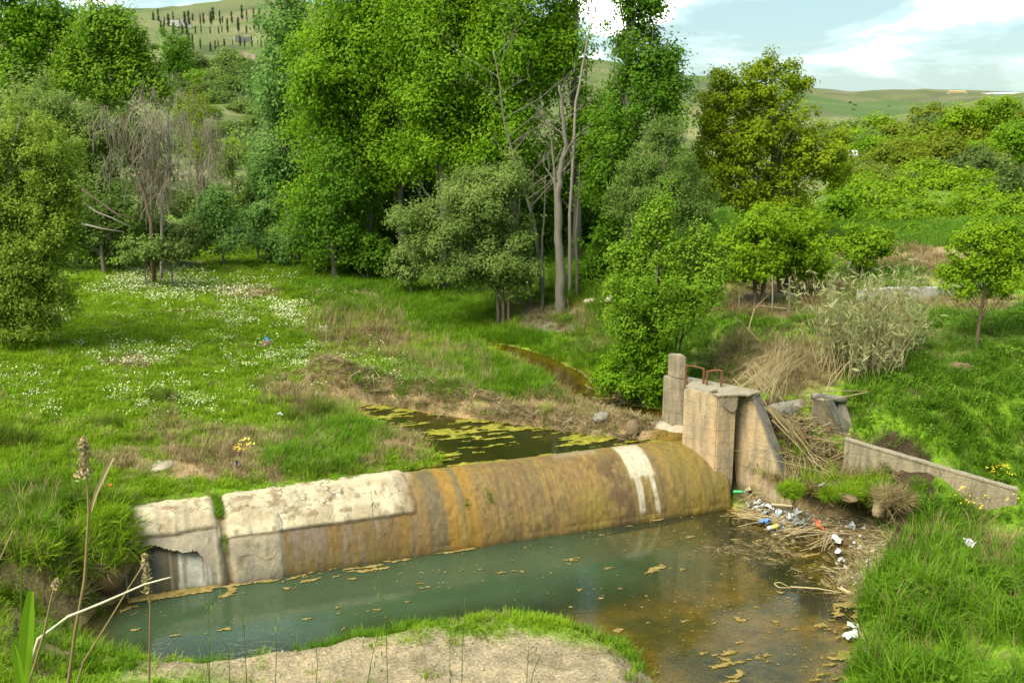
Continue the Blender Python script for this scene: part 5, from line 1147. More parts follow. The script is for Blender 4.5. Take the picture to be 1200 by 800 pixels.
def t_lush(u, v, X, Y, Z):
    n = fbm(X*1.4, Y*1.4, 2.3)
    z = np.maximum.reduce([E(u, v, 470, 345, 120, 22), E(u, v, 530, 372, 70, 22), E(u, v, 590, 400, 55, 12), E(u, v, 550, 445, 110, 24), E(u, v, 430, 325, 80, 18), E(u, v, 400, 515, 50, 22), E(u, v, 40, 620, 130, 50), E(u, v, 640, 440, 50, 30)*.5,
        E(u, v, 700, 400, 50, 40)*.5, E(u, v, 360, 540, 50, 18), E(u, v, 1030, 578, 70, 14), E(u, v, 1120, 612, 110, 20), E(u, v, 930, 570, 60, 12)*.4, E(u, v, 90, 760, 80, 30)*.7])
    return clear(u, v, X, Y)*z*sstep(.25, .5, n)
P_, Yp = field(-12, 9, 11, 42, 80, t_lush, .7); scatter('lush_grass', 'lush', P_, np.clip((Yp/18)**.45, .9, 1.7)*rng.uniform(.7, 1.3, len(P_)), None, label='lush dark green grass along the stream margins', **G)
def t_tall(u, v, X, Y, Z):
    n = fbm(X*1.2, Y*1.2, 5.3); s = sdist(POOL_T, X, Y)
    z = np.maximum.reduce([sstep(985, 1015, u)*sstep(632, 662, v+.12*(1040-u)*(u < 1040)), E(u, v, 40, 600, 100, 45)*.35]); z = z*(1-.75*E(u, v, 1170, 655, 35, 22))*(1-.6*E(u, v, 1060, 598, 30, 10))
    return clear(u, v, X, Y)*z*sstep(.42, .52, n)*(s > .0)
P_, Yp = field(-9, 13, 9.5, 22, 60, t_tall, 0); scatter('tall_grass', 'tall', P_, .5, 1.35, label='tall rank green grass on the right bank of the pool', **G)
# grass collar round the foreground sand bar
def t_rim(u, v, X, Y, Z):
    s = sdist(POOL, X, Y); n = fbm(X*2, Y*2, 4.4); return ((s > .0) & (s < .30))*(v > 700)*(u < 1000)*(u > 180)*sstep(.46, .60, n+.12*sstep(560, 650, u))
P_, Yp = field(-7, 5, 10, 15, 160, t_rim, 0); scatter('bank_grass', 'lush', P_, .45, .9, label='green fringe of grass around the sandy foreground bar', **G)
def t_weed(u, v, X, Y, Z):
    S, W = wl(X, Y); n = fbm(X*.9, Y*.9, 6.3)
    z = np.maximum.reduce([(u > 995)*sstep(385, 420, v)*(v < 575), E(u, v, 840, 400, 90, 40)*.8, E(u, v, 960, 370, 120, 30)*.6, E(u, v, 1000, 300, 250, 60)*.5, E(u, v, 1170, 375, 110, 16)*1.2, E(u, v, 720, 395, 45, 40)*.7, E(u, v, 1140, 600, 90, 20)*.6,
        E(u, v, 700, 320, 60, 60)*.6, E(u, v, 1060, 260, 160, 40)*.6, E(u, v, 470, 320, 90, 20)*.5])
    # ground beneath the sloping wall stays clear
    d = ((X-wa.x)*wn.x+(Y-wa.y)*wn.y); along = ((X-wa.x)*wdv.x+(Y-wa.y)*wdv.y)
    z = z*~((np.abs(d-.05) < .28) & (along > -.2) & (along < Lw+.1))
    return clear(u, v, X, Y)*z*(1-.93*dry_zone(u, v, X, Y))*sstep(.22, .4, n)
P_, Yp = field(1, 22, 14, 50, 52, t_weed, 1.0); scatter('bank_weeds', 'weed', P_, np.clip((Yp/20)**.6, .9, 2)*rng.uniform(.7, 1.35, len(P_)), None, label='dense green weeds covering the right bank', category='plants')
def t_dry(u, v, X, Y, Z):
    n = fbm(X*3, Y*3, 1.9); b = sstep(.6, .2, seg_d(BERM, X, Y)); return np.maximum(clear(u, v, X, Y), b*(sdist(UPPER_T, X, Y) > -.1))*np.clip(dry_zone(u, v, X, Y)+b+.05+.25*E(u, v, 60, 640, 100, 40)+.3*E(u, v, 100, 680, 60, 40), 0, 1)*sstep(.3, .55, n)*(1-.8*sandfore(u, v))
P_, Yp = field(-12, 14, 11, 42, 70, t_dry, .7); scatter('dry_grass', 'dry', P_, np.clip((Yp/18)**.5, .9, 1.8)*rng.uniform(.6, 1.2, len(P_)), None, label='flattened dry grass and straw on the bare patches', **G)
def t_drt(u, v, X, Y, Z):
    return clear(u, v, X, Y)*np.maximum.reduce([E(u, v, 420, 385, 60, 28)*.6, E(u, v, 520, 430, 90, 26)*.5, E(u, v, 900, 420, 70, 26)*.9, E(u, v, 960, 545, 60, 30)*.5, E(u, v, 40, 620, 90, 40)*.25, E(u, v, 1090, 690, 120, 110)*.22, E(u, v, 350, 470, 40, 20)*.4, E(u, v, 1010, 400, 90, 30)*.4, E(u, v, 700, 380, 40, 20)*.4, E(u, v, 1165, 650, 40, 20)*.6])
P_, Yp = field(-12, 14, 12, 42, 22, t_drt, .6); scatter('dry_grass', 'drytall', P_, .7, 1.3, label='standing straw-coloured grass on the banks', **G)
def t_stick(u, v, X, Y, Z):
    b = sstep(.6, .2, seg_d(BERM, X, Y)); be = (sdist(BEACH, X, Y) < .15)*(sdist(BEACH, X, Y) > -1.1); S, W = wl(X, Y)
    gap = E(u, v, 945, 520, 55, 45)+E(u, v, 890, 430, 60, 25)*.6
    return np.clip(b*.9+be*1.0+gap+E(u, v, 700, 470, 50, 16)*.25+E(u, v, 960, 590, 60, 16)*.6, 0, 1)*((Z > -.1) & ~((S > WL-.9) & (S < WL+.55) & (W > -.3) & (W < 1.6)))*face(X, Y)
P_, Yp = field(-6, 9, 15, 27, 75, t_stick, .3); scatter('driftwood_litter', 'sticks', P_, .55, 1.2, tilt=.3, label='dry reeds and twigs washed up on berm and beach', category='debris')
def t_daisy(u, v, X, Y, Z):
    n = fbm(X*.8, Y*.8, 9.9); n2 = fbm(X*2.6, Y*2.6, 3.9)
    z = np.maximum.reduce([E(u, v, 130, 325, 85, 22)*1.4, E(u, v, 230, 345, 90, 14)*.9, E(u, v, 20, 370, 60, 20), E(u, v, 320, 385, 60, 34)*.9, E(u, v, 120, 470, 90, 20)*.8, E(u, v, 225, 478, 30, 14)*1.2, E(u, v, 160, 420, 60, 14)*.8, E(u, v, 60, 430, 90, 30)*.3,
        E(u, v, 340, 425, 50, 20)*.7, E(u, v, 480, 440, 60, 22)*.35, E(u, v, 390, 350, 60, 10)*.4, E(u, v, 220, 400, 200, 90)*.12, E(u, v, 235, 280, 60, 12)*.5])
    return z*sstep(.33, .50, n)*sstep(.35, .55, n2)
P_, Yp = field(-14, 2, 17, 42, 60, t_daisy, .2); scatter('daisies', 'daisy', P_+np.array((0, 0, .02)), np.clip((Yp/20)**.7, .9, 1.8)*rng.uniform(.7, 1.2, len(P_)), None, label='white daisies dotted across the meadow', category='flowers')
def t_yf(u, v, X, Y, Z): return np.maximum.reduce([E(u, v, 1150, 600, 40, 14), E(u, v, 285, 538, 12, 6)*2, E(u, v, 1170, 562, 15, 8)*1.5, E(u, v, 360, 380, 14, 8)])*.8
P_, Yp = field(-6, 14, 14, 26, 26, t_yf, 0); scatter('yellow_flowers', 'yellowf', P_+np.array((0, 0, .12)), .7, 1.1, label='small yellow flowers by the sloping wall', category='flowers')
def t_peb(u, v, X, Y, Z):
    return np.clip(E(u, v, 500, 790, 290, 40)+E(u, v, 635, 372, 62, 18)*.9+E(u, v, 660, 460, 60, 20)*.3+E(u, v, 930, 620, 80, 20)*.3+E(u, v, 60, 745, 60, 40)*.5, 0, 1)*sstep(.35, .6, fbm(X*3, Y*3, 2.8))
P_, Yp = field(-7, 7, 9.5, 31, 60, t_peb, 0); scatter('gravel', 'pebble', P_, .25, 1.0, label='pale stones on the sandy bar and the river gravel', category='stones')

# individual rush tussocks
for u, v, n_, s, mt, lab in [(190,470,16,1.0,'rush','olive rush tussock in the middle of the near meadow'), (195,492,10,.8,'drytall','dry rush tussock just below the olive one'), (375,487,26,1.15,'rush','wide rush tussock above the bare soil patch'), (350,495,14,.9,'rush','low rush tussock left of the wide one'),
    (118,300,30,1.5,'drytall','brown rush tussock at the far left of the meadow'), (300,455,12,.8,'rush','small green tussock right of the daisies'), (15,520,20,1.3,'rush','dark tussock at the left edge of the near meadow'), (390,380,18,1.1,'rush','brownish tussock on the far meadow edge'),
    (445,395,16,1.2,'drytall','straw-coloured tussock beside the lush grass'), (130,500,12,.9,'rush','small tussock above the left end of the weir'), (345,400,10,.9,'weed','dark leafy tuft beside the mound with blue scrap'), (105,590,14,1.0,'rush','green tussock crowning the left end mound')]:
    c = hit(u, v); a = rng.uniform(0, 6.28, n_); r = .28*s*np.sqrt(rng.uniform(0, 1, n_)); X = c.x+r*np.cos(a)*1.3; Y = c.y+r*np.sin(a); root = empty('rush_tussock', c, label=lab, category='tussock')
    scatter('blades', mt, np.c_[X, Y, height(X, Y)], .8*s, 1.25*s, tilt=.3, parent=root, loc=tuple(c)).location = (0, 0, 0)
# grass in the weir joint and moss tufts on the face
def face_pt(s, t, off=.02): w, z = prof(np.array(t)); return wp(s, float(w)-off*.7, float(z)+off*.6)
J = [face_pt(SC[245]+.12+.1*(1-t)+random.uniform(-.05, .05), t, .0) for t in np.linspace(.62, 1, 26) for _ in (0, 1)]
c = J[-1]; root = empty('joint_grass', c, label='strip of green grass growing in the joint of the left weir slabs', category='grass')
scatter('blades', 'lush', np.array([tuple(p) for p in J]), .35, .6, tilt=.9, parent=root, loc=tuple(c)).location = (0, 0, 0)
for s_, t_, k, lab in [(crest_s(560), .42, .34, 'bright green moss tuft on the orange weir face'), (crest_s(534), .40, .26, 'dull green moss tuft left of the bright one'), (SC[245]+.2, .34, .3, 'moss streak at the foot of the weir joint')]:
    P5 = np.array([tuple(face_pt(s_+random.gauss(0, .03), t_+random.gauss(0, .035), .0)) for _ in range(12)]); c = tuple(P5[0]); root = empty('moss_tuft', c, label=lab, category='moss')
    scatter('leaves', 'lush', P5, k*.6, k*1.0, tilt=1.0, parent=root, loc=c).location = (0, 0, 0)
# overhanging vegetation on the left end mound
def mound_pts(n):
    u = rng.uniform(-30, 160, n); v = rng.uniform(600, 720, n); out = []
    for a, b in zip(u, v):
        if a > 110 and b > 690-abs(a-150): continue
        p = hit(a, b, 9, 30); out.append((p.x, p.y, p.z))
    return np.array(out)
MP = mound_pts(260); scatter('mound_grass', 'mid', MP[:150], .9, 1.6, tilt=.6, label='shaggy grass hanging over the left end of the weir', **G); scatter('mound_grass', 'drytall', MP[150:], .6, 1.1, tilt=.9, label='dead grass hanging over the left water edge', **G)
mb = wp(S_LEFT-.28, .55, 0)
rock('earth_bank', Vector((mb.x-.1, mb.y, .62)), (.52, .8, .62), M['bankrock'], 2.2, label='earth mound capped with shaggy grass at the left end of the weir', category='bank')
MB_ = []
for _ in range(420):
    a, b = random.uniform(0, 6.28), random.uniform(-.1, 1.4); b = b*.9+.05; MB_.append((mb.x-.1+.60*math.cos(a)*math.cos(b), mb.y+.9*math.sin(a)*math.cos(b), .66+.66*math.sin(b)))
HB = [q for q in MB_ if q[1] < mb.y+.1 and q[2] < 1.15]; scatter('hanging_grass', 'drytall', np.array(HB), .5, .9, tilt=1.5, label='brown dead grass hanging down the earth mound at the weir end', **G)
scatter('shaggy_grass', 'mid', np.array([q for q in MB_ if q[2] > .75]), .9, 1.7, tilt=.9, label='long grass draping over the earth mound at the weir end', **G)
# overhanging turf shelf along the right undercut bank
EP = []
for a, b in zip(BEACH[1:5], BEACH[2:6]):
    for i in range(6): EP.append((a[0]+(b[0]-a[0])*i/6, a[1]+(b[1]-a[1])*i/6))
g = Geo(); rows_ = []
for i, (x, y) in enumerate(EP):
    ov = .16+.34*float(vnoise(i*.45, 3.3)); tz = .80+.14*float(vnoise(i*.6, 8.1)); th = .16+.20*float(vnoise(i*.5, 5.5)); sgn = Vector((-.25, -.97, 0))
    P_ = Vector((x, y, 0)); bk = P_-sgn*.55; fr_ = P_+sgn*ov; mid_ = P_+sgn*ov*.5
    rows_.append([Vector((bk.x, bk.y, tz-.5)), Vector((mid_.x, mid_.y, tz-th-.05)), Vector((fr_.x, fr_.y, tz-th*.6)), Vector((fr_.x, fr_.y, tz-.08)), Vector((mid_.x, mid_.y, tz)), Vector((bk.x, bk.y, tz+.05))])
n_ = len(rows_); g.add([p for q in rows_ for p in q], [(i*6+k, i*6+(k+1) % 6, (i+1)*6+(k+1) % 6, (i+1)*6+k) for i in range(n_-1) for k in range(6)]+[tuple(range(6))[::-1], tuple((n_-1)*6+k for k in range(6))])
shelf = g.build('turf_shelf', M['soilrock'], None, loc=rows_[0][0], sub=2, rough=.07, smooth=True, label='overhanging shelf of turf and roots above the dark undercut of the right bank', category='bank')
TS, TR = [], []
for q in rows_:
    for _ in range(12): k = random.random(); p = q[3].lerp(q[5], k); TS.append((p.x+random.gauss(0, .05), p.y, p.z-.01))
    for _ in range(7): p = q[2].lerp(q[3], random.random()); TR.append(tuple(p+Vector((random.gauss(0, .06), 0, 0))))
TS = np.array(TS); sel = fbm(TS[:, 0]*1.6, TS[:, 1]*1.6, 2.2) > .5
scatter('shelf_grass', 'mid', TS[sel], .8, 1.5, tilt=.6, label='green grass on the overhanging shelf of the right bank', **G)
scatter('shelf_straw', 'dry', TS[~sel], .9, 1.6, tilt=.7, label='dead straw lying on the overhanging shelf of the right bank', **G)
scatter('shelf_roots', 'drytall', np.array(TR), .35, .7, tilt=1.8, label='roots and dead stems hanging off the shelf over the litter', category='roots')
# turf clods
for u, v, r, sd_, lab in [(985,578,(.42,.16,.08),1.1,'overhanging clod of turf and roots above the litter beach'), (925,575,(.2,.13,.12),4.2,'mossy clod hanging under the rear pier'), (1045,585,(.3,.16,.1),6.2,'dark earthy clod at the right end of the undercut bank')]:
    p = at_z(u, v, .9); rock('turf_clod', p, r, M['soilrock'], sd_, label=lab, category='clod')
    q = np.array([(p.x+random.uniform(-1, 1)*r[0]*.8, p.y+random.uniform(-1.3, .6)*r[1], p.z+random.uniform(-.3, .7)*r[2]) for _ in range(110)]); scatter('clod_grass', ('drytall', 'mid', 'dry')[int(sd_) % 3], q, .5, 1.0, tilt=.9, label='grass growing on: '+lab if False else 'grass sprouting from the '+lab.split(' above')[0].split(' under')[0].split(' at')[0], **G)

FR, FG = [], []
for a, b in zip(BEACH[1:6], BEACH[2:7]):
    for _ in range(34):
        k = random.random(); x, y = a[0]+(b[0]-a[0])*k, a[1]+(b[1]-a[1])*k; d = random.uniform(.0, .3); (FR if random.random() < .6 else FG).append((x-.1*d, y+d+.08, H(x, y+d+.12)+.0))
scatter('hanging_roots', 'drytall', np.array(FR), .5, 1.0, tilt=1.3, label='dry roots and straw hanging from the undercut bank edge', category='roots')
scatter('bank_edge_grass', 'mid', np.array(FG), .7, 1.3, tilt=.8, label='green tufts along the top of the undercut bank', **G)
# ------------------------------------------------------------------ cane stand, stick piles, stakes
def canes(name, label, pts, h0, h1, r, lean, mt='straw', plume=True, leafn=4, cat='reeds', leafm='cane_leaf'):
    g = Geo(); tn = []; c0 = Vector(pts[0]); LV, LT = [], []
    cen = []; nr = []
    for p in pts:
        h = random.uniform(h0, h1); a = random.uniform(0, 6.28); l = lean*random.uniform(0, 1); d = Vector((math.cos(a)*l, math.sin(a)*l, 1)); b = Vector(p)-Vector((0, 0, .1))
        P = [b, b+d*h*.35, b+d*h*.7+Vector((d.x, d.y, 0))*h*.1, b+d*h+Vector((d.x, d.y, 0))*h*.35]; g.tube(P, [r, r*.85, r*.6, r*.25], 4, cap=False)
        for _ in range(leafn):
            k = random.uniform(.2, 1)**.6; q = P[0].lerp(P[3], k); cen.append(q+Vector((random.gauss(0, .07), random.gauss(0, .07), random.uniform(-.05, .08)))); nr.append(Vector((random.gauss(0, 1), random.gauss(0, 1), .4)).normalized())
    g.v = g.v; root = empty(name, c0, label=label, category=cat); o = g.build('canes', M[mt], root, loc=c0, kind='stuff'); tinted(o, 16)
    if leafn:
        V = leafverts(np.array([tuple(x-c0) for x in cen]), np.array([tuple(x) for x in nr]), np.full(len(cen), .20), 5, .3); T = np.repeat(rng.uniform(0, 1, len(cen)), 4)
        mobj('leaves', fast_mesh('leaves', V, np.arange(len(V)), 4, M[leafm], {'tint': T}), root, kind='stuff')
    return root
cc = hit(1005, 448); pts = []
for _ in range(200):
    a = random.uniform(0, 6.28); r = math.sqrt(random.random()); X = cc.x+r*math.cos(a)*1.0+.15; Y = cc.y+.4+r*math.sin(a)*.6; pts.append((X, Y, H(X, Y)))
canes('cane_stand', 'tall stand of straw-coloured giant cane with wispy leaves above the headwall', pts, .7, 2.7, .007, .42, leafn=14)
cc = hit(1055, 425); pts = []
for _ in range(60):
    a = random.uniform(0, 6.28); r = math.sqrt(random.random()); X = cc.x+r*math.cos(a)*.6; Y = cc.y+.4+r*math.sin(a)*.5; pts.append((X, Y, H(X, Y)))
canes('cane_stand', 'thinner green-tipped canes right of the straw-coloured stand', pts, .5, 2.4, .006, .36, leafn=12)
# cane pile between the piers and headwall
def pile(label, items, mt='straw', name='cane_pile'):
    g = Geo(); c0 = None
    for (u0, v0, z0, u1, v1, z1, r, n_, jit) in items:
        for _ in range(n_):
            a = at_z(u0+random.gauss(0, jit), v0+random.gauss(0, jit*.6), z0); b = at_z(u1+random.gauss(0, jit), v1+random.gauss(0, jit*.6), z1); c0 = c0 or a
            m1 = a.lerp(b, .5)+Vector((random.gauss(0, .06), random.gauss(0, .06), random.gauss(.03, .04))); g.tube([a, a.lerp(m1, .6), m1, m1.lerp(b, .5), b], [r, r, r*.9, r*.7, r*.4], 4, cap=False)
    root = empty(name, c0, label=label, category='debris'); tinted(g.build('canes', M[mt], root, loc=c0, kind='stuff'), 20); return root
pile('bundle of long dry canes fallen across the gap between the rear pier and the headwall', [(902,478,2.2,952,530,1.25,.010,16,4),(915,492,1.95,950,540,1.15,.009,10,8),(930,525,1.3,965,548,1.0,.007,34,16),(925,500,1.5,940,555,.9,.006,34,14),(950,480,1.9,915,505,1.5,.006,26,12),(885,440,2.4,915,470,2.0,.007,20,14),(905,520,1.3,950,525,1.2,.006,30,12)])
pile('sheaf of dry grass leaning over the ground behind the sluice deck', [(880,452,2.45,935,405,2.95,.0032,50,17),(895,455,2.4,930,398,3.0,.0032,40,18),(915,452,2.35,880,428,2.6,.003,20,14)])
pile('few long single canes sticking out over the bank', [(950,545,1.0,1008,512,1.7,.011,2,5),(940,460,2.5,1018,456,2.3,.010,2,4),(968,462,2.3,992,425,3.0,.010,2,4),(880,385,3.3,905,345,3.9,.010,1,3),(865,372,3.1,890,400,2.9,.010,1,3),(1018,458,2.3,965,470,2.4,.010,1,2)])
pile('dead reeds strewn on the litter beach below the rear pier', [(865,600,.12,930,610,.12,.008,26,9),(930,620,.1,995,612,.15,.008,24,10),(960,640,.06,985,625,.1,.007,14,9),(870,585,.2,905,575,.35,.008,12,7)])
pile('long pale reed and stub lying in the shallow water at the right', [(930,688,.04,985,694,.05,.015,2,2),(985,690,.05,1000,696,.06,.02,2,2),(905,684,.03,925,688,.03,.012,2,2)])
# bamboo stakes and rails behind the piers
for i, (u, vb, vt, Y_, lab) in enumerate([(905,368,322,0,'tall white stake by the orchard wall'),(925,368,325,0,'grey stake right of the tall white one'),(858,362,345,0,'short grey stake at the left end of the orchard'),(866,366,346,0,'second short stake from the left orchard end'),(922,370,338,0,'leaning brown stake by the rails'),(1037,372,340,0,'dark stake inside the cane stand'),(1062,385,375,0,'dark stub of a stake right of the cane stand'),(893,362,330,0,'thin stake before the first fruit tree')]):
    b = hit(u, vb); t = at_y(u+(3 if 'leaning' in lab else 0), vt, b.y); g = Geo(); g.tube([b-Vector((0, 0, .15)), (b+t)/2+Vector((.01, 0, 0)), t], [.022, .02, .017], 6); g.build('garden_stake', M['bark_pale' if i < 4 else 'bark_brown'], None, loc=b, label=lab, category='stake')
for i, (u0, v0, u1, v1, lab) in enumerate([(890,358,925,362,'lower bamboo rail tied between the stakes'),(905,330,940,345,'slanting pale bamboo pole from the tall white stake'),(888,350,918,352,'upper bamboo rail behind the stakes'),(1045,372,1068,374,'dark rail at the back of the cane stand')]):
    a, b = hit(u0, v0+8), hit(u1, v1+8); a = at_y(u0, v0, a.y); b = at_y(u1, v1, b.y); g = Geo(); g.tube([a, (a+b)/2, b], .014, 6); g.build('bamboo_rail', M['straw'], None, loc=a, label=lab, category='rail')

# ------------------------------------------------------------------ litter
def pmat(n, c, r=.35): M[n] = plain(n, c, r, .12, 20, .5)
pmat('blue_plastic', (.02,.22,.62)); pmat('white_plastic', (.40,.42,.41)); pmat('yellow_plastic', (.85,.55,.02)); pmat('red_plastic', (.75,.10,.03)); pmat('green_plastic', (.01,.28,.09)); pmat('clear_plastic', (.24,.27,.27), .15); pmat('beige_plastic', (.34,.28,.17), .6); pmat('dark_plastic', (.05,.03,.05)); pmat('silver_foil', (.32,.34,.35), .3)
def lathe(prof_, n=14):
    g = Geo(); V = [(r*math.cos(2*math.pi*k/n), r*math.sin(2*math.pi*k/n), z) for r, z in prof_ for k in range(n)]; m = len(prof_)
    g.add(V, [(i*n+k, i*n+(k+1) % n, (i+1)*n+(k+1) % n, (i+1)*n+k) for i in range(m-1) for k in range(n)]+[tuple(range(n))[::-1], tuple((m-1)*n+k for k in range(n))]); return g
def bottle(u, v, z, body, cap, lab, label_m=None, L_=.26, yaw=0, pitch=1.45):
    p = at_z(u, v, z); root = empty('plastic_bottle', p, label=lab, category='bottle'); root.rotation_euler = (pitch, .1, yaw); s = L_/.26
    g = lathe([(.03*s, -.13*s), (.037*s, -.12*s), (.037*s, -.05*s), (.034*s, -.03*s), (.037*s, 0), (.036*s, .05*s), (.028*s, .08*s), (.013*s, .105*s), (.012*s, .125*s)]); g.build('body', M[body], root, smooth=True)
    g = lathe([(.015*s, .118*s), (.015*s, .142*s), (.012*s, .145*s)], 10); g.build('cap', M[cap], root)
    if label_m: g = lathe([(.0385*s, -.03*s), (.0385*s, .045*s)], 14); g.build('wrapper', M[label_m], root)
def scrap(u, v, z, mt, r, lab, seed, name='plastic_scrap', cat='litter'):
    bm = bmesh.new(); bmesh.ops.create_grid(bm, x_segments=6, y_segments=5, size=1); st = random.Random(seed)
    for k in bm.verts:
        x, y = k.co.x, k.co.y; f = float(fbm(x*1.3+seed*3, y*1.3, 1.1, 3)); q = .75+.6*float(vnoise(x*1.7+seed, y*1.9, seed))
        k.co = Vector((x*q*r[0]*1.15, (y*q+.5*math.sin(x*3+seed))*r[1], (f-.35)*3.2*r[2]+st.uniform(-.3, .3)*r[2]))
    me = bpy.data.meshes.new(name); bm.to_mesh(me); bm.free(); me.materials.append(M[mt]); o = bpy.data.objects.new(name, me); o.location = at_z(u, v, z); o.rotation_euler = (st.uniform(-.3, .7), st.uniform(-.4, .4), st.uniform(0, 6))
    md = o.modifiers.new('thick', 'SOLIDIFY'); md.thickness = .008; return put(o, None, label=lab, category=cat)
scrap(896.5, 611, .12, 'blue_plastic', (.085,.06,.06), 'crumpled bright blue plastic at the edge of the litter beach', 1.2)
bottle(907, 617, .1, 'white_plastic', 'dark_plastic', 'white bottle with a yellow wrapper at the water edge of the litter', 'yellow_plastic', .3, 1.9)
bottle(866, 576, .35, 'green_plastic', 'beige_plastic', 'green bottle beside the foot of the front pier', None, .24, 1.2)
scrap(959, 615, .16, 'red_plastic', (.12,.05,.05), 'orange-red plastic piece on the litter right of the blue one', 3.1)
g = Geo(); p = at_z(916, 594, .25); rt = Matrix.Rotation(-.25, 3, 'Z') @ Matrix.Rotation(.5, 3, 'X')
g.box(p, .42, .05, .16, rt); root = empty('plastic_crate_board', p, label='beige board with round holes lying on top of the litter', category='board'); g.build('panel', M['beige_plastic'], root, loc=p, bevel=.008)
for dx in (-.14, .12):
    g = Geo(); c = p+rt @ Vector((dx, -.03, .02)); g.tube([c, c+rt @ Vector((0, .012, 0))], .018, 8); g.build('hole', M['dark_plastic'], root, loc=p)  # dark discs stand in for the shade inside the holes
for i, (u, v, z, mt, r, lab) in enumerate([(887,588,.25,'white_plastic',(.06,.05,.04),'white scrap nearest the beige board'),(893,592,.22,'silver_foil',(.08,.05,.04),'silvery sheet left of the beige board'),(903,594,.22,'white_plastic',(.09,.04,.03),'flat white strip touching the beige board'),(898,601,.16,'clear_plastic',(.10,.06,.05),'clear crushed plastic below the silvery sheet'),
    (911,602,.16,'clear_plastic',(.09,.06,.05),'clear crushed plastic below the beige board'),(925,605,.17,'white_plastic',(.06,.04,.03),'white scrap right of the clear plastic'),(933,602,.2,'silver_foil',(.08,.05,.05),'grey foil against the undercut bank'),(936,614,.13,'clear_plastic',(.10,.06,.04),'clear bag left of the orange-red piece'),
    (946,615,.13,'clear_plastic',(.08,.06,.04),'clear bag touching the orange-red piece'),(941,620,.12,'dark_plastic',(.06,.03,.02),'dark sliver below the clear bags'),(998,618,.15,'white_plastic',(.04,.05,.11),'white sliver standing at the right end of the beach'),(980,632,.1,'white_plastic',(.09,.05,.04),'white scrap near the grass edge'),
    (982,646,.08,'white_plastic',(.06,.05,.04),'round white scrap in the shallows by the grass'),(985,655,.08,'white_plastic',(.03,.03,.03),'tiny white scrap below the round one'),(876,574,.35,'beige_plastic',(.05,.04,.05),'cream scrap beside the green bottle'),(963,568,1.1,'silver_foil',(.09,.05,.03),'pale foil scrap on the turf above the beach'),
    (998,744,.06,'white_plastic',(.09,.08,.06),'white cup at the pool edge by the tall grass'),(1000,732,.06,'white_plastic',(.08,.03,.03),'thin white scrap above the white cup'),(1017,764,.3,'silver_foil',(.09,.04,.03),'grey foil in the tall grass foot'),(1135,637,1.05,'white_plastic',(.07,.06,.1),'pale plastic bag caught in the right bank grass'),
    (313,397,1.98,'blue_plastic',(.06,.04,.02),'scrap of blue plastic on the meadow mound'),(129,569,1.55,'red_plastic',(.03,.03,.03),'tiny red poppy-coloured scrap left above the weir'),(328,485,1.5,'silver_foil',(.06,.04,.03),'grey scrap by the wide tussock'),(278,545,1.42,'dark_plastic',(.05,.05,.06),'dark scrap among yellow flowers above the weir')]):
    scrap(u, v, z, mt, r, lab, i*1.37+.4)
# fine litter flecks
fl = bpy.data.collections.new('lib_fleck'); st_ = []
for i, c in enumerate(('white_plastic', 'beige_plastic', 'silver_foil')):
    bm = bmesh.new(); bmesh.ops.create_grid(bm, x_segments=2, y_segments=2, size=.03)
    for v_ in bm.verts: v_.co += Vector((random.uniform(-.012, .012), random.uniform(-.012, .012), random.uniform(-.01, .015)))
    me = bpy.data.meshes.new('fleck'); bm.to_mesh(me); bm.free(); me.materials.append(M[c]); st_.append(me)
lib('fleck', st_)
P_, Yp = field(3, 8.5, 16, 21, 260, lambda u, v, X, Y, Z: ((sdist(BEACH, X, Y) < -.05) & (u > 872))*np.clip(E(u, v, 905, 600, 40, 14)+.6*E(u, v, 955, 616, 50, 8)+.12, 0, 1), 0); scatter('litter_flecks', 'fleck', P_+np.array((0, 0, .06)), .4, 1.7, tilt=.7, label='tiny flecks of plastic and foam among the beached reeds', category='litter')

fk = []
for i in range(5):
    st = random.Random(i); k = st.randint(4, 6); me = bpy.data.meshes.new('flake'); V = [(.02*st.uniform(.5, 1.6)*math.cos(6.283*q/k), .011*st.uniform(.5, 1.6)*math.sin(6.283*q/k), .004*st.random()) for q in range(k)]
    me.from_pydata(V, [], [tuple(range(k))]); me.materials.append(M['scum']); fk.append(me)
lib('flake', fk)
def t_flake(u, v, X, Y, Z):
    d = sdist(POOL, X, Y); n = fbm(X*1.2, Y*1.9, 5.9); return ((d < -.03) & (Z < .0))*np.clip(.10+.9*sstep(640, 900, u)*sstep(.35, .6, n)+.5*E(u, v, 900, 655, 100, 40)+.4*sstep(.5, .62, n), 0, 1)
P_, Yp = field(-8, 8, 10.5, 20.5, 30, t_flake, 0); P_[:, 2] = .010; scatter('floating_flecks', 'flake', P_, .4, 1.5, tilt=.03, label='tiny leaf flecks and foam drifting on the lower pool', category='scum')
def t_under(u, v, X, Y, Z): return (Z < .0)*(sdist(BEACH, X, Y) > -.1)*np.clip(E(u, v, 915, 648, 75, 30, .6), 0, 1)*sstep(.3, .6, fbm(X*2, Y*3, 1.9))
P_, Yp = field(2, 8, 14, 20, 50, t_under, 0); P_[:, 2] = -.02; scatter('sunken_reeds', 'sticks', P_, .3, .8, tilt=.04, label='rotting reed litter floating just off the beach', category='debris')
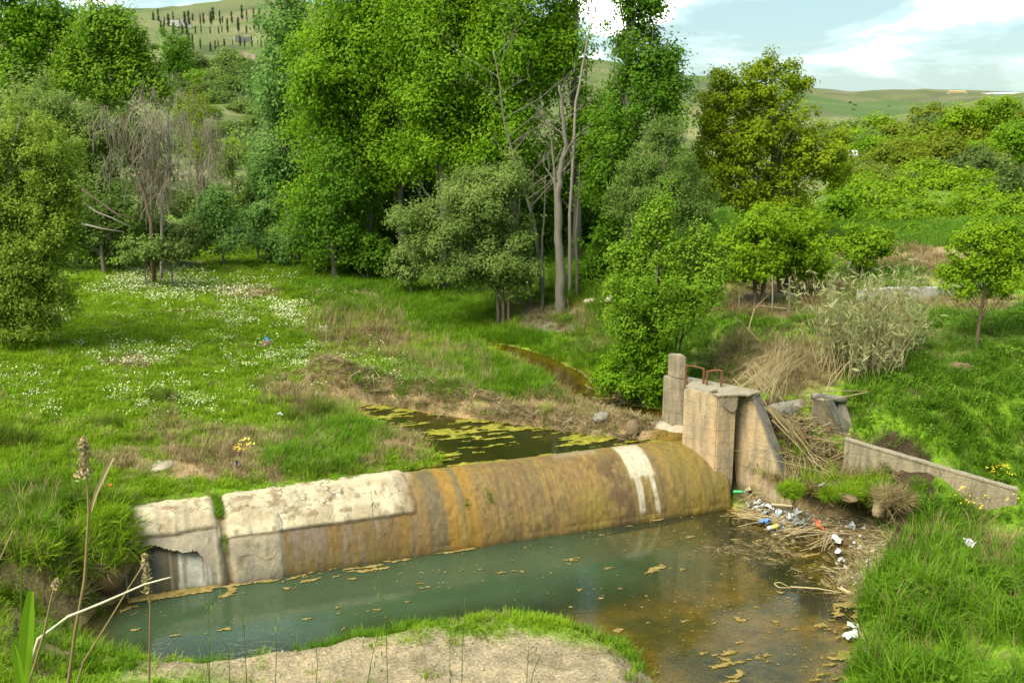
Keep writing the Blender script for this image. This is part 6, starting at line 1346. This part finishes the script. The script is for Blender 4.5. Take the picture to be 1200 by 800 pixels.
# ------------------------------------------------------------------ foreground reeds and stems (near camera)
def stem(name, label, pts, Y, r0, mt, cat='reed', extend=True):
    P = [at_y(u, v, Y) for u, v in pts]
    if extend:
        b = P[-1]; d = (P[-1]-P[-2]).normalized(); gz = H(b.x, b.y)
        if b.z > gz: P.append(Vector((b.x+(b.z-gz)*d.x*.3, b.y+.02, gz-.05)))
    root = empty(name, P[-1], label=label, category=cat); g = Geo(); Q = []
    for a, b in zip(P[:-1], P[1:]): Q += [a, a.lerp(b, .33), a.lerp(b, .66)]
    Q.append(P[-1]); n_ = len(Q); g.tube(Q, [r0*(.45+.55*i/(n_-1))*(1.25 if i % 3 == 0 and i > 3 else 1) for i in range(n_)], 7); g.build('stem', M[mt], root, loc=P[-1], smooth=True)
    return root, P
def plume(root, P, c, h, w, n, loc, mt='straw'):
    cen = np.array([tuple(Vector(c)+Vector((random.gauss(0, w)*(1-t*.6), random.gauss(0, w), h*(t-.5)))-Vector(loc)) for t in rng.uniform(0, 1, n)])
    nr = unit(n); V = leafverts(cen, nr, np.full(n, .028), 2.2, .5); mobj('plume', fast_mesh('plume', V, np.arange(len(V)), 4, M[mt], {'tint': np.repeat(rng.uniform(.3, 1, n), 4)}), root, kind='stuff')
def ribbon(root, loc, pts, Y, w, mt, name='leaf'):
    P = [at_y(u, v, Y)-Vector(loc) for u, v in pts]; n_ = len(P); V = []
    for i, p in enumerate(P):
        k = abs(math.sin(math.pi*min(.97, (i+.35)/n_)))**.6; d = (P[min(i+1, n_-1)]-P[max(i-1, 0)]).normalized(); s_ = d.cross(Vector((0, 1, .25))).normalized()*w*k/2; V += [p-s_, p+Vector((0, w*.15, 0)), p+s_]
    Fs = [(i*3+j, i*3+j+1, (i+1)*3+j+1, (i+1)*3+j) for i in range(n_-1) for j in (0, 1)]
    me = bpy.data.meshes.new(name); me.from_pydata([tuple(v) for v in V], [], Fs); me.materials.append(M[mt])
    a = me.attributes.new('tint', 'FLOAT', 'POINT'); a.data.foreach_set('value', np.full(len(V), .6, dtype=np.float32)); mobj(name, me, root)
r1, P = stem('dry_reed', 'tall dry reed with a pale seed head in front of the left bank', [(98,518),(102,560),(104,600),(99,680),(88,740),(80,800)], 5.6, .011, 'straw')
plume(r1, P, at_y(99, 534, 5.6), .22, .020, 520, P[-1]); plume(r1, P, at_y(97, 556, 5.6), .05, .03, 70, P[-1]); ribbon(r1, P[-1], [(106,600),(112,578),(122,556),(132,536)], 5.6, .028, 'straw')
r2, P = stem('dry_reed', 'bent white reed slanting over the dark water at bottom left', [(200,676),(170,684),(120,706),(80,722),(45,748),(28,800)], 5.2, .010, 'pale_reed')
r3, P = stem('dry_reed', 'thin pale reed with a frayed brown head at bottom left', [(66,680),(60,700),(52,740),(34,800)], 5.0, .008, 'straw'); plume(r3, P, at_y(66, 683, 5.0), .05, .012, 80, P[-1])
r4, P = stem('dry_reed', 'frayed straw reed head standing before the old weir facing', [(166,650),(172,680),(176,710),(175,780),(174,820)], 6.0, .008, 'straw'); plume(r4, P, at_y(171, 672, 6.0), .26, .016, 260, P[-1])
r5, P = stem('dry_reed', 'thin straw stalk crossing the bent white reed', [(167,663),(150,690),(120,740),(98,775),(85,820)], 5.4, .008, 'straw')
r6, P = stem('green_reed', 'green reed with one broad blade at the bottom left corner', [(25,640),(25,700),(24,760),(20,820)], 4.6, .007, 'yg' if 'yg' in M else 'bright', 'reed')
ribbon(r6, P[-1], [(36,693),(33,720),(31,750),(28,785),(24,830)], 4.55, .075, 'bright'); ribbon(r6, P[-1], [(16,755),(20,775),(24,800),(26,830)], 4.5, .05, 'bright')
for i, (pts, Y, lab) in enumerate([([(0,632),(8,622),(15,616)], 5, 'x'), ([(14,622),(-5,655)], 5, 'x')][:0]): pass
r7, P = stem('dry_reed', 'pale reed leaf poking in from the left edge', [(15,622),(0,655),(-25,700),(-40,800)], 4.8, .006, 'straw')
wl_list = [([(238,748),(243,775),(247,820)],8.5,'thin green weed stem left of the sand bar'),([(244,700),(245,740),(246,830)],8.5,'upright green weed over the water at bottom left'),([(258,745),(268,762),(270,830)],8.6,'forked weed right of the upright one'),([(322,720),(324,760),(322,830)],8.4,'grey-green weed before the left of the sand bar'),
    ([(283,712),(286,740),(289,800),(290,830)],8.5,'slender weed at the left end of the sand bar'),([(435,575),(440,640),(452,720),(455,830)],9.0,'very tall thin grass stem rising before the weir'),([(528,740),(527,780),(529,830)],9.2,'brownish arching weed on the sand bar'),([(545,700),(543,740),(540,830)],9.2,'green grass stem on the middle of the sand bar'),([(620,752),(618,785),(616,830)],9.2,'leafy weed at the right of the sand bar'),([(632,768),(624,790),(617,830)],9.2,'side stem leaning right of the leafy weed'),
    ([(445,735),(436,770),(425,830)],8.8,'drooping dry weed at the centre of the sand bar'),([(370,748),(372,780),(368,830)],8.9,'small dark weed left of the drooping one'),([(960,715),(968,760),(972,830)],10.5,'thin stem at the water edge at bottom right')]
for pts, Y, lab in wl_list:
    root, P = stem('weed_stem', lab, pts, Y, .0055, 'willow', 'weed'); loc = P[-1]; cen = []
    for _ in range(16): k = random.random(); a = P[0].lerp(P[-1], k*.6); cen.append(tuple(a+Vector((random.gauss(0, .03), random.gauss(0, .03), 0))-loc))
    V = leafverts(np.array(cen), unit(16), np.full(16, .07), 5, .6); mobj('leaves', fast_mesh('leaves', V, np.arange(len(V)), 4, M['willow'], {'tint': np.repeat(rng.uniform(0, .6, 16), 4)}), root, kind='stuff')
# dim blades along the very bottom edge
P_, Yp = field(-6, 0, 7.5, 11.5, 14, lambda u, v, X, Y, Z: E(u, v, 80, 800, 110, 45)+.12, 0); scatter('foreground_grass', 'lush', P_, .8, 1.4, label='soft green grass at the bottom left corner of the bank', **G)
print("LEAVES", NLEAF, "INSTANCES", TOTI)
